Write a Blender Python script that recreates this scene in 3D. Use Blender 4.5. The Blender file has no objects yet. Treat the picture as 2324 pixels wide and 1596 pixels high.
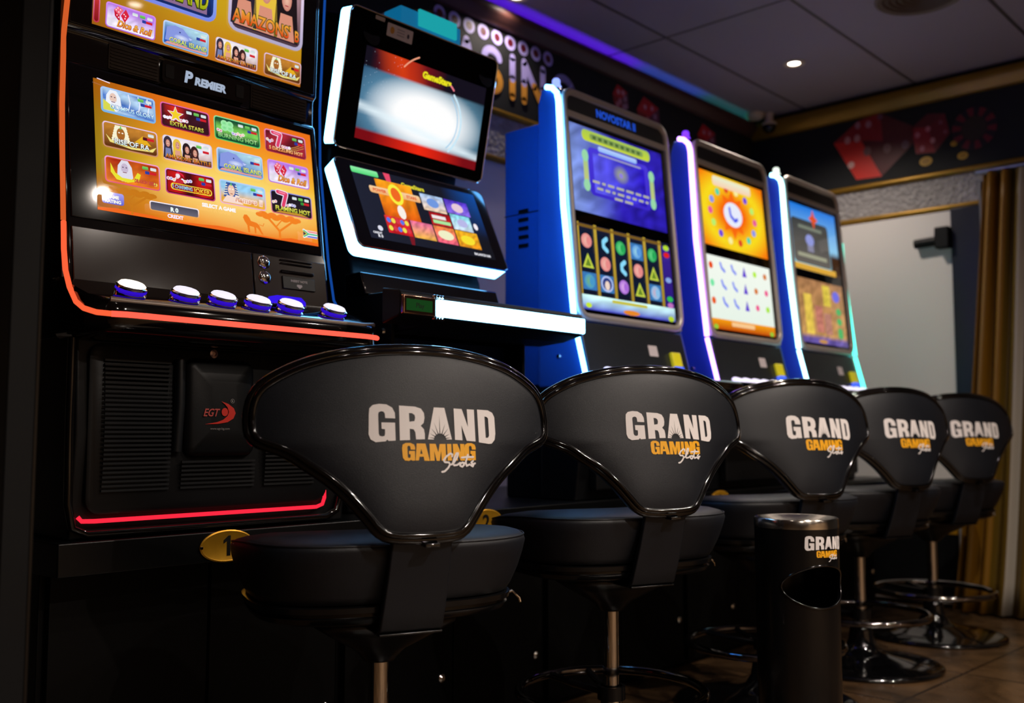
import bpy, bmesh, math, random
from mathutils import Vector, Matrix
from mathutils.geometry import tessellate_polygon
random.seed(7)
PI = math.pi
C = bpy.context.scene.collection
S = bpy.context.scene

# ------------------------------------------------------------------ camera, world, exposure
F_PX = 2260.0
PITCH = math.atan(187 / F_PX)
YAW = math.atan(2088 / F_PX * math.cos(PITCH))
cam_d = bpy.data.cameras.new('camera')
cam = bpy.data.objects.new('camera', cam_d)
C.objects.link(cam)
cam.location = (0, 0, 0.80)
cam.rotation_euler = (PI / 2 + PITCH, 0, YAW - PI / 2)
cam_d.sensor_width = 36.0
cam_d.lens = F_PX / 2324 * 36.0
cam_d.clip_start = 0.02
cam_d.dof.use_dof = True
cam_d.dof.focus_distance = 2.02
cam_d.dof.aperture_fstop = 2.6
S.camera = cam
w = bpy.data.worlds.new('world')
S.world = w
w.use_nodes = True
w.node_tree.nodes['Background'].inputs[0].default_value = (0.5, 0.45, 0.55, 1)
w.node_tree.nodes['Background'].inputs[1].default_value = 0.002
S.view_settings.view_transform = 'Standard'
S.view_settings.look = 'None'
S.view_settings.exposure = 0.0
S.view_settings.gamma = 1.0
S.view_settings.use_curve_mapping = False


# ------------------------------------------------------------------ materials
def lin(h):
    if isinstance(h, str):
        h = h.lstrip('#')
        c = [int(h[i:i + 2], 16) / 255 for i in (0, 2, 4)]
        return tuple(x / 12.92 if x <= .04045 else ((x + .055) / 1.055) ** 2.4 for x in c)
    return tuple(h)


def mix(a, b, t):
    a, b = lin(a), lin(b)
    return tuple(a[i] * (1 - t) + b[i] * t for i in range(3))


def mat(name, col, rough=.5, metal=0, bump=0, scale=200, coat=0, emit=None, es=1, spec=.5, var=0, vscale=8):
    m = bpy.data.materials.new(name)
    m.use_nodes = True
    nt = m.node_tree
    b = nt.nodes['Principled BSDF']
    b.inputs['Base Color'].default_value = (*lin(col), 1)
    b.inputs['Roughness'].default_value = rough
    b.inputs['Metallic'].default_value = metal
    b.inputs['Specular IOR Level'].default_value = spec
    b.inputs['Coat Weight'].default_value = coat
    b.inputs['Coat Roughness'].default_value = .08
    if emit is not None:
        b.inputs['Emission Color'].default_value = (*lin(emit), 1)
        b.inputs['Emission Strength'].default_value = es
    tc = nt.nodes.new('ShaderNodeTexCoord')
    if bump:
        n = nt.nodes.new('ShaderNodeTexNoise')
        n.inputs['Scale'].default_value = scale
        n.inputs['Detail'].default_value = 4
        bp = nt.nodes.new('ShaderNodeBump')
        bp.inputs['Strength'].default_value = bump
        bp.inputs['Distance'].default_value = .002
        nt.links.new(tc.outputs['Object'], n.inputs['Vector'])
        nt.links.new(n.outputs['Fac'], bp.inputs['Height'])
        nt.links.new(bp.outputs['Normal'], b.inputs['Normal'])
    # faint wear in the gloss and tone
    n2 = nt.nodes.new('ShaderNodeTexNoise')
    n2.inputs['Scale'].default_value = vscale
    n2.inputs['Detail'].default_value = 5
    nt.links.new(tc.outputs['Object'], n2.inputs['Vector'])
    mr = nt.nodes.new('ShaderNodeMapRange')
    mr.inputs['To Min'].default_value = max(.01, rough * .85)
    mr.inputs['To Max'].default_value = min(1, rough * 1.15)
    nt.links.new(n2.outputs['Fac'], mr.inputs['Value'])
    nt.links.new(mr.outputs['Result'], b.inputs['Roughness'])
    if var:
        mx = nt.nodes.new('ShaderNodeMixRGB')
        c = lin(col)
        mx.inputs[1].default_value = (*[x * (1 - var) for x in c], 1)
        mx.inputs[2].default_value = (*[min(1, x * (1 + var)) for x in c], 1)
        nt.links.new(n2.outputs['Fac'], mx.inputs[0])
        nt.links.new(mx.outputs[0], b.inputs['Base Color'])
    return m


def emis(name, col, strength):
    m = bpy.data.materials.new(name)
    m.use_nodes = True
    nt = m.node_tree
    nt.nodes.clear()
    o = nt.nodes.new('ShaderNodeOutputMaterial')
    e = nt.nodes.new('ShaderNodeEmission')
    e.inputs[0].default_value = (*lin(col), 1)
    e.inputs[1].default_value = strength
    nt.links.new(e.outputs[0], o.inputs[0])
    return m


def attr_mat(name, emission, strength=1.0, rough=.5):
    m = bpy.data.materials.new(name)
    m.use_nodes = True
    nt = m.node_tree
    b = nt.nodes['Principled BSDF']
    a = nt.nodes.new('ShaderNodeAttribute')
    a.attribute_name = 'Col'
    b.inputs['Roughness'].default_value = rough
    if emission:
        b.inputs['Base Color'].default_value = (0.004, 0.004, 0.004, 1)
        b.inputs['Roughness'].default_value = .04
        nt.links.new(a.outputs['Color'], b.inputs['Emission Color'])
        b.inputs['Emission Strength'].default_value = strength
    else:
        nt.links.new(a.outputs['Color'], b.inputs['Base Color'])
    return m


M = dict(
    fabric=mat('black_vinyl', '#0b0f17', .46, bump=.25, scale=900, var=.12, vscale=6),
    gloss=mat('gloss_black_trim', '#060607', .09, coat=.6),
    piano=mat('piano_black', '#0c0908', .07, coat=.5),
    shell=mat('seat_shell_black', '#0a0a0b', .22),
    matte=mat('matte_black', '#050608', .55, bump=.1, scale=600, spec=.25),
    dark=mat('dark_plastic', '#07080a', .42, bump=.06, scale=500, spec=.35),
    rib=mat('ribbed_plastic', '#101316', .4),
    chrome=mat('chrome', '#e8e6e2', .07, metal=1),
    brushed=mat('brushed_steel', '#dcd6cc', .16, metal=1),
    satin=mat('satin_metal_frame', '#cfc4ba', .42, metal=.5),
    gold=mat('brass_plate', '#f0a828', .38, metal=.55, var=.35, vscale=28),
    goldtrim=mat('gold_painted_trim', '#96701e', .35, metal=.5, var=.2, vscale=14),
    base=mat('laminate_black', '#020202', .5, bump=.04, scale=60, spec=.15),
    counter=mat('counter_black', '#050607', .35, spec=.3),
    ceil=mat('ceiling_tile', '#9c9094', .75, bump=.15, scale=350, var=.05),
    wallw=mat('white_wall', '#d9d4cf', .6, var=.04),
    wallk=mat('black_frieze', '#07090d', .75, var=.3, vscale=3),
    dwall=mat('dark_room_wall', '#947f6a', .7),
    doorw=mat('white_door', '#ded9d6', .4),
    navy=mat('dark_navy_frame', '#0a1020', .4),
    alu=mat('aluminium', '#a9adb2', .3, metal=1),
    white=mat('white_print', '#d8d2d0', .5, bump=.1, scale=700),
    orange=mat('orange_print', '#e9a41c', .5, bump=.1, scale=700),
    cab=mat('cabinet_metal', '#3560a8', .36, metal=.2),  # blue cast of the light strips is put into this base colour
    fascia=mat('cabinet_fascia_grey', '#23272b', .35),
    black=mat('print_black', '#050505', .4),
    red=mat('print_red', '#d8382a', .4),
    glassk=mat('bezel_glass', '#020203', .05, coat=.3),
    paper=mat('sticker_white', '#d9cfd0', .5),
    yellow=mat('plastic_yellow', '#e0d020', .4, emit='#c8c020', es=.35),
    lens=mat('smoke_dome', '#101416', .08),
    cream=mat('cream_plastic', '#d6c3a4', .5),
)
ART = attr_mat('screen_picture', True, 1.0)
PRINT = attr_mat('printed_mural', False, rough=.45)


def stone_mat():
    m = mat('stone_mosaic', '#8a8686', .6)
    nt = m.node_tree
    b = nt.nodes['Principled BSDF']
    tc = nt.nodes.new('ShaderNodeTexCoord')
    v = nt.nodes.new('ShaderNodeTexVoronoi')
    v.inputs['Scale'].default_value = 55
    nt.links.new(tc.outputs['Object'], v.inputs['Vector'])
    r = nt.nodes.new('ShaderNodeValToRGB')
    r.color_ramp.elements[0].color = (*lin('#6e6a6c'), 1)
    r.color_ramp.elements[1].color = (*lin('#b5b0b0'), 1)
    n = nt.nodes.new('ShaderNodeTexNoise')
    n.inputs['Scale'].default_value = 40
    nt.links.new(tc.outputs['Object'], n.inputs['Vector'])
    nt.links.new(n.outputs['Fac'], r.inputs[0])
    nt.links.new(r.outputs[0], b.inputs['Base Color'])
    bp = nt.nodes.new('ShaderNodeBump')
    bp.inputs['Strength'].default_value = .8
    bp.inputs['Distance'].default_value = .01
    nt.links.new(v.outputs['Distance'], bp.inputs['Height'])
    nt.links.new(bp.outputs['Normal'], b.inputs['Normal'])
    return m


def floor_mat():
    m = mat('floor_tile', '#6b4a2c', .28)
    nt = m.node_tree
    b = nt.nodes['Principled BSDF']
    tc = nt.nodes.new('ShaderNodeTexCoord')
    mp = nt.nodes.new('ShaderNodeMapping')
    mp.inputs['Location'].default_value = (.01, .18, 0)
    mp.inputs['Rotation'].default_value = (0, 0, math.radians(2))
    nt.links.new(tc.outputs['Object'], mp.inputs['Vector'])
    br = nt.nodes.new('ShaderNodeTexBrick')
    br.offset = 0
    br.inputs['Scale'].default_value = 1
    br.inputs['Mortar Size'].default_value = .006
    br.inputs['Brick Width'].default_value = .5
    br.inputs['Row Height'].default_value = .5
    nt.links.new(mp.outputs[0], br.inputs['Vector'])
    n = nt.nodes.new('ShaderNodeTexNoise')
    n.inputs['Scale'].default_value = 5
    n.inputs['Detail'].default_value = 8
    n.inputs['Distortion'].default_value = 1
    nt.links.new(tc.outputs['Object'], n.inputs['Vector'])
    r = nt.nodes.new('ShaderNodeValToRGB')
    r.color_ramp.elements[0].position = .3
    r.color_ramp.elements[0].color = (*lin('#2e2114'), 1)
    r.color_ramp.elements[1].position = .7
    r.color_ramp.elements[1].color = (*lin('#5c442c'), 1)
    nt.links.new(n.outputs['Fac'], r.inputs[0])
    nt.links.new(r.outputs[0], br.inputs['Color1'])
    nt.links.new(r.outputs[0], br.inputs['Color2'])
    br.inputs['Mortar'].default_value = (*lin('#20150c'), 1)
    nt.links.new(br.outputs['Color'], b.inputs['Base Color'])
    return m


M['stone'] = stone_mat()
M['floor'] = floor_mat()


# ------------------------------------------------------------------ object helpers
def tag(o, label=None, cat=None, group=None, kind=None):
    if label: o['label'] = label
    if cat: o['category'] = cat
    if group: o['group'] = group
    if kind: o['kind'] = kind
    return o


def thing(name, label, cat, loc=(0, 0, 0), rotz=0, group=None):
    o = bpy.data.objects.new(name, None)
    o.empty_display_size = .05
    C.objects.link(o)
    o.location = loc
    o.rotation_euler = (0, 0, rotz)
    return tag(o, label, cat, group)


class MB:
    """collects shapes for ONE mesh object"""

    def __init__(self):
        self.bm = bmesh.new()
        self.mi = 0

    def _f(self, vs, mi=None):
        try:
            f = self.bm.faces.new(vs)
            f.material_index = self.mi if mi is None else mi
            return f
        except ValueError:
            return None

    def box(self, a, b):
        x0, y0, z0 = a
        x1, y1, z1 = b
        v = [self.bm.verts.new(p) for p in ((x0, y0, z0), (x1, y0, z0), (x1, y1, z0), (x0, y1, z0), (x0, y0, z1), (x1, y0, z1), (x1, y1, z1), (x0, y1, z1))]
        for q in ((0, 3, 2, 1), (4, 5, 6, 7), (0, 1, 5, 4), (1, 2, 6, 5), (2, 3, 7, 6), (3, 0, 4, 7)):
            self._f([v[i] for i in q])
        return self

    def hexa(self, pts):  # 8 points, bottom ring then top ring
        v = [self.bm.verts.new(p) for p in pts]
        for q in ((0, 3, 2, 1), (4, 5, 6, 7), (0, 1, 5, 4), (1, 2, 6, 5), (2, 3, 7, 6), (3, 0, 4, 7)):
            self._f([v[i] for i in q])
        return self

    def prism_x(self, prof, x0, x1):  # profile of (y,z)
        a = [self.bm.verts.new((x0, y, z)) for y, z in prof]
        b = [self.bm.verts.new((x1, y, z)) for y, z in prof]
        n = len(prof)
        for i in range(n):
            self._f([a[i], a[(i + 1) % n], b[(i + 1) % n], b[i]])
        self._f(list(reversed(a)))
        self._f(b)
        return self

    def loft(self, rings, cap=True, closed=True):
        vs = [[self.bm.verts.new(p) for p in r] for r in rings]
        n = len(vs[0])
        for i in range(len(vs) - 1):
            for j in range(n if closed else n - 1):
                self._f([vs[i][j], vs[i][(j + 1) % n], vs[i + 1][(j + 1) % n], vs[i + 1][j]])
        if cap:
            self._f(list(reversed(vs[0])))
            self._f(vs[-1])
        return self

    def lathe(self, prof, c=(0, 0, 0), seg=32, axis=None, cap=True, ph=0):
        ax = Vector(axis).normalized() if axis else Vector((0, 0, 1))
        t = Vector((1, 0, 0)) if abs(ax.x) < .9 else Vector((0, 1, 0))
        u = ax.cross(t).normalized()
        if axis is None:
            u = Vector((1, 0, 0))
        v = ax.cross(u)
        c = Vector(c)
        rings = []
        for r, h in prof:
            r = max(r, 1e-4)
            rings.append([c + ax * h + u * (r * math.cos(ph + 2 * PI * k / seg)) + v * (r * math.sin(ph + 2 * PI * k / seg)) for k in range(seg)])
        return self.loft(rings, cap)

    def tube(self, pts, r, seg=10, closed=False, cap=True, rad=None):
        P = [Vector(p) for p in pts]
        n = len(P)
        rings = []
        prev = None
        for i in range(n):
            if closed:
                d = (P[(i + 1) % n] - P[i - 1]).normalized()
            else:
                d = (P[min(i + 1, n - 1)] - P[max(i - 1, 0)]).normalized()
            if prev is None:
                t = Vector((0, 0, 1)) if abs(d.z) < .9 else Vector((1, 0, 0))
                u = d.cross(t).normalized()
            else:
                u = (prev - d * prev.dot(d)).normalized()
            prev = u
            v = d.cross(u)
            rr = rad[i] if rad else r
            rings.append([P[i] + u * (rr * math.cos(2 * PI * k / seg)) + v * (rr * math.sin(2 * PI * k / seg)) for k in range(seg)])
        if closed:
            rings.append(rings[0])
            vs = [[self.bm.verts.new(p) for p in rg] for rg in rings[:-1]]
            vs.append(vs[0])
            for i in range(len(vs) - 1):
                for j in range(seg):
                    self._f([vs[i][j], vs[i][(j + 1) % seg], vs[i + 1][(j + 1) % seg], vs[i + 1][j]])
            return self
        return self.loft(rings, cap)


def obj(name, mb, mats, parent=None, smooth=False, bevel=0, world=True, recalc=True):
    bm = mb.bm if isinstance(mb, MB) else mb
    if recalc:
        bmesh.ops.recalc_face_normals(bm, faces=bm.faces)
    if world and parent is not None:
        mw = Matrix.Identity(4)
        p = parent
        chain = []
        while p is not None:
            chain.append(p)
            p = p.parent
        for q in reversed(chain):
            mw = mw @ Matrix.LocRotScale(q.location, q.rotation_euler, q.scale)
        bm.transform(mw.inverted())
    me = bpy.data.meshes.new(name)
    bm.to_mesh(me)
    bm.free()
    for m in (mats if isinstance(mats, (list, tuple)) else [mats]):
        me.materials.append(m)
    if smooth:
        for p in me.polygons:
            p.use_smooth = True
        if smooth != 'all':
            me.set_sharp_from_angle(angle=math.radians(38))
    o = bpy.data.objects.new(name, me)
    C.objects.link(o)
    if parent is not None:
        o.parent = parent
    if bevel:
        md = o.modifiers.new('bevel', 'BEVEL')
        md.width = bevel
        md.segments = 3
        md.limit_method = 'ANGLE'
        md.angle_limit = math.radians(40)
        for p in me.polygons:
            p.use_smooth = True
        me.set_sharp_from_angle(angle=math.radians(50))
    return o


def struct(name, mb, m, parent=None, **k):
    o = obj(name, mb, m, parent, **k)
    if parent is None:
        o['kind'] = 'structure'
    return o


def part(name, mb, m, parent, **k):
    return obj(name, mb, m, parent, **k)


# ------------------------------------------------------------------ flat pictures (screens, prints)
_tc = {}


def text_tris(s, bold=0.0, shear=0.0):
    key = (s, bold, shear)
    if key not in _tc:
        cu = bpy.data.curves.new('t', 'FONT')
        cu.body = s
        cu.size = 1
        cu.offset = bold
        cu.shear = shear
        cu.resolution_u = 3
        cu.fill_mode = 'FRONT'
        ob = bpy.data.objects.new('t', cu)
        C.objects.link(ob)
        dg = bpy.context.evaluated_depsgraph_get()
        me = bpy.data.meshes.new_from_object(ob.evaluated_get(dg))
        vs = [(v.co.x, v.co.y) for v in me.vertices]
        fs = [tuple(p.vertices) for p in me.polygons]
        bpy.data.objects.remove(ob)
        bpy.data.curves.remove(cu)
        bpy.data.meshes.remove(me)
        xs = [v[0] for v in vs] or [0, 1]
        ys = [v[1] for v in vs] or [0, 1]
        _tc[key] = (vs, fs, (min(xs), max(xs), min(ys), max(ys)))
    return _tc[key]


class Art:
    """2-D picture: coloured polygons, later layers lie on earlier ones"""

    def __init__(self):
        self.f = []
        self.L = 0

    def up(self):
        self.L += 1
        return self

    def face(self, pts, cols):
        self.f.append((pts, cols, self.L))

    def poly(self, pts, col, holes=()):
        if not holes and len(pts) <= 4:
            self.face(pts, [lin(col)] * len(pts))
            return
        allp = list(pts)
        loops = [[Vector((p[0], p[1], 0)) for p in pts]]
        for h in holes:
            loops.append([Vector((p[0], p[1], 0)) for p in h])
            allp += list(h)
        c = lin(col)
        for t in tessellate_polygon(loops):
            self.face([allp[i] for i in t], [c] * 3)

    def rect(self, x0, y0, x1, y1, col, col2=None):
        a = lin(col)
        b = lin(col2) if col2 else a
        self.face([(x0, y0), (x1, y0), (x1, y1), (x0, y1)], [a, a, b, b])

    def grid(self, x0, y0, x1, y1, nx, ny, fn):
        for i in range(nx):
            for j in range(ny):
                u = [(i / nx, j / ny), ((i + 1) / nx, j / ny), ((i + 1) / nx, (j + 1) / ny), (i / nx, (j + 1) / ny)]
                self.face([(x0 + (x1 - x0) * a, y0 + (y1 - y0) * b) for a, b in u], [lin(fn(a, b)) for a, b in u])

    def rr(self, x0, y0, x1, y1, r, col, col2=None):
        pts = []
        for cx, cy, a0 in ((x1 - r, y1 - r, 0), (x0 + r, y1 - r, 90), (x0 + r, y0 + r, 180), (x1 - r, y0 + r, 270)):
            for k in range(5):
                a = math.radians(a0 + k * 22.5)
                pts.append((cx + r * math.cos(a), cy + r * math.sin(a)))
        a_ = lin(col)
        b_ = lin(col2) if col2 else a_
        self.face(pts, [tuple(a_[i] + (b_[i] - a_[i]) * (p[1] - y0) / (y1 - y0) for i in range(3)) for p in pts])

    def ell(self, cx, cy, rx, ry, col, n=20, rot=0, edge=None):
        pts = []
        for k in range(n):
            a = 2 * PI * k / n
            x, y = rx * math.cos(a), ry * math.sin(a)
            pts.append((cx + x * math.cos(rot) - y * math.sin(rot), cy + x * math.sin(rot) + y * math.cos(rot)))
        if edge is None:
            self.face(pts, [lin(col)] * n)
        else:
            for k in range(n):
                self.face([(cx, cy), pts[k], pts[(k + 1) % n]], [lin(col), lin(edge), lin(edge)])

    def star(self, cx, cy, R, r, n, col, rot=PI / 2, sy=1):
        pts = [(cx + (R if k % 2 == 0 else r) * math.cos(rot + PI * k / n), cy + sy * (R if k % 2 == 0 else r) * math.sin(rot + PI * k / n)) for k in range(2 * n)]
        for k in range(2 * n):
            self.face([(cx, cy), pts[k], pts[(k + 1) % (2 * n)]], [lin(col)] * 3)

    def stroke(self, pts, wd, col):
        c = lin(col)
        for i in range(len(pts) - 1):
            a, b = Vector(pts[i]), Vector(pts[i + 1])
            if (b - a).length < 1e-9: continue
            d = (b - a).normalized()
            n = Vector((-d.y, d.x)) * wd / 2
            self.face([tuple(a + n), tuple(a - n), tuple(b - n), tuple(b + n)], [c] * 4)
        for p in pts:
            self.ell(p[0], p[1], wd / 2, wd / 2, col, n=8)

    def text(self, s, cx, cy, h, col, maxw=None, bold=.02, col2=None, out=None, shear=0, ow=.05, slope=0):
        if out is not None:
            self.text(s, cx, cy, h, out, maxw, bold + ow, None, None, shear, slope=slope)
            self.up()
        vs, fs, (x0, x1, y0, y1) = text_tris(s, bold, shear)
        k = h / .73
        kx = k
        if maxw and (x1 - x0) * k > maxw:
            kx = maxw / (x1 - x0)
        mx, my = (x0 + x1) / 2, .36
        a = lin(col)
        b = lin(col2) if col2 else a
        for f in fs:
            pts = []
            cs = []
            for i in f:
                x, y = vs[i]
                pts.append((cx + (x - mx) * kx, cy + (y - my) * k + slope * (x - mx) * kx))
                t = min(1, max(0, y / .73))
                cs.append(tuple(a[q] + (b[q] - a[q]) * t for q in range(3)))
            self.face(pts, cs)

    def build(self, name, fn, parent, material, dz=.00025, kind=None, clip=None):
        """fn(x,y,h) -> 3-D point, h = height over the surface"""
        bm = bmesh.new()
        cl = bm.loops.layers.float_color.new('Col')
        for pts, cols, L in self.f:
            vs = [bm.verts.new(fn(p[0], p[1], (L + 1) * dz)) for p in pts]
            try:
                f = bm.faces.new(vs)
            except ValueError:
                continue
            for l, c in zip(f.loops, cols):
                l[cl] = (c[0], c[1], c[2], 1)
        o = obj(name, bm, material, parent, recalc=False)
        return o


class Sub:
    """a framed rectangle of an Art with its own 0..1 coordinates"""

    def __init__(s, art, x, y, w_, h):
        s.a, s.x, s.y, s.w, s.h = art, x, y, w_, h

    def p(s, u, v): return (s.x + u * s.w, s.y + v * s.h)

    def ell(s, u, v, ru, rv, col, edge=None, rot=0, n=16):
        c = s.p(u, v)
        s.a.ell(c[0], c[1], ru * s.w, rv * s.h, col, n=n, rot=rot, edge=edge)

    def poly(s, pts, col): s.a.poly([s.p(*q) for q in pts], col)

    def stroke(s, pts, wd, col): s.a.stroke([s.p(*q) for q in pts], wd * s.h, col)

    def rr(s, u0, v0, u1, v1, col, col2=None, r=.06):
        a, b = s.p(u0, v0), s.p(u1, v1)
        s.a.rr(a[0], a[1], b[0], b[1], r * s.h, col, col2)

    def text(s, t, u, v, h, col, maxw=.9, **k):
        c = s.p(u, v)
        s.a.text(t, c[0], c[1], h * s.h, col, maxw * s.w, **k)

    def grid(s, fn, nx=10, ny=6, m=.03):
        a, b = s.p(m * s.h / s.w, m), s.p(1 - m * s.h / s.w, 1 - m)
        s.a.grid(a[0], a[1], b[0], b[1], nx, ny, fn)


def noisy(fn, amt, seed):
    def g(u, v):
        c = lin(fn(u, v))
        r = random.Random(int(u * 97) * 131 + int(v * 89) * 17 + seed).uniform(-amt, amt)
        return tuple(max(0, x * (1 + r)) for x in c)
    return g


def frame_icon(a, x, y, w_, h, border, border2, bg, title=None, seed=1):
    a.up()
    a.rr(x, y, x + w_, y + h, h * .13, border, border2)
    a.up()
    a.rr(x + h * .045, y + h * .045, x + w_ - h * .045, y + h - h * .045, h * .1, bg(.5, .1), bg(.5, .9))
    a.up()
    s = Sub(a, x, y, w_, h)
    s.grid(noisy(bg, .18, seed), 12, 7, m=.08)
    a.up()
    return s


def badges(s, n=2, c='#2a3f9f'):
    for k in range(n):
        u = .93 - k * .15
        s.rr(u - .11, .74, u, .86, '#e8f0e8' if k != 1 else '#4fae50', '#c8d8e0' if k != 1 else '#7fd060', r=.03)
    s.rr(.74, .58, .93, .68, '#d0202c', r=.02)
    s.a.up()
    s.rr(.72, .57, .80, .69, c, r=.02)
    s.a.up()


def bearded(s, hair, skin, cx=.25):
    s.poly([(cx - .14, .25), (cx - .12, .7), (cx - .05, .93), (cx + .06, .93), (cx + .13, .7), (cx + .15, .3), (cx + .06, .12), (cx - .06, .12)], hair)
    s.a.up()
    s.ell(cx, .62, .065, .2, skin)
    s.a.up()
    s.poly([(cx - .065, .5), (cx + .065, .5), (cx + .05, .2), (cx, .1), (cx - .05, .2)], hair)
    s.ell(cx - .03, .66, .014, .02, '#403050')
    s.ell(cx + .03, .66, .014, .02, '#403050')
    s.a.up()
    s.stroke([(cx - .03, .47), (cx + .03, .47)], .03, '#804050')


def pharaoh(s, cx, gold, skin):
    s.poly([(cx - .1, .92), (cx + .1, .92), (cx + .17, .3), (cx - .17, .3)], gold)
    s.a.up()
    for k in range(5):
        v = .4 + k * .1
        s.stroke([(cx - .16 + k * .012, v), (cx - .09, v + .02)], .035, '#fff6d8')
        s.stroke([(cx + .16 - k * .012, v), (cx + .09, v + .02)], .035, '#fff6d8')
    s.ell(cx, .6, .075, .24, skin)
    s.a.up()
    s.ell(cx - .03, .65, .018, .025, '#fff8e8')
    s.ell(cx + .03, .65, .018, .025, '#fff8e8')
    s.stroke([(cx - .02, .46), (cx + .02, .46)], .03, '#a05030')
    s.poly([(cx - .02, .8), (cx + .02, .8), (cx, .95)], '#60c860')


def seven(s, u, v, k=1):
    pts = [(u - .09 * k, v + .3 * k), (u + .1 * k, v + .26 * k), (u + .02 * k, v - .25 * k)]
    s.stroke(pts, .22 * k, '#f6e8ff')
    s.a.up()
    s.stroke(pts, .15 * k, '#e0406a')
    s.a.up()
    s.stroke([(u - .06 * k, v + .3 * k), (u + .08 * k, v + .27 * k)], .04 * k, '#ff9ab0')


def fruits(s, u, v, n, seed):
    r = random.Random(seed)
    for k in range(n):
        s.ell(u + k * .055, v + r.uniform(-.04, .04), .035, .07, r.choice(['#f0c040', '#c050d0', '#5a6ad8', '#f07a30', '#f4f0ff', '#d83048']), edge='#f8f0ff')


def amazons(s):
    for cx, hair, v in ((.1, '#3a3040', .7), (.28, '#e8c040', .66), (.47, '#2a1c20', .58), (.63, '#3a2020', .52)):
        s.ell(cx, v, .085, .27, hair)
        s.poly([(cx - .1, .08), (cx + .1, .08), (cx + .07, v), (cx - .07, v)], hair)
    s.a.up()
    for cx, v in ((.1, .68), (.29, .66), (.48, .56), (.64, .5)):
        s.ell(cx, v, .042, .15, '#f0c0a8', edge='#c88070')
        s.poly([(cx - .06, .12), (cx + .06, .12), (cx + .05, v - .2), (cx - .05, v - .2)], '#e0a088' if cx > .2 else '#7880b0')
    s.a.up()
    for cx, v in ((.1, .68), (.29, .66), (.48, .56), (.64, .5)):
        s.ell(cx - .016, v + .02, .009, .014, '#302030', n=8)
        s.ell(cx + .016, v + .02, .009, .014, '#302030', n=8)
        s.stroke([(cx - .012, v - .07), (cx + .012, v - .07)], .016, '#b03040')
    s.a.up()


def dice_pic(s, u, v, k=1):
    s.poly([(u - .09 * k, v + .12 * k), (u - .01 * k, v + .3 * k), (u + .09 * k, v + .2 * k), (u + .02 * k, v - .05 * k)], '#f06a80')
    s.poly([(u - .09 * k, v + .12 * k), (u + .02 * k, v - .05 * k), (u + .03 * k, v - .3 * k), (u - .07 * k, v - .1 * k)], '#c81838')
    s.poly([(u + .04 * k, v - .04 * k), (u + .13 * k, v + .26 * k), (u + .2 * k, v + .04 * k), (u + .12 * k, v - .26 * k)], '#d8203c')
    s.a.up()
    for a, b in ((-.05, .14), (-.02, .22), (.03, .18), (.0, .08), (-.03, -.05), (.0, -.12), (.1, .05), (.13, .0), (.12, -.1)):
        s.ell(u + a * k, v + b * k, .012 * k, .028 * k, '#fff0f4', n=8)


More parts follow.
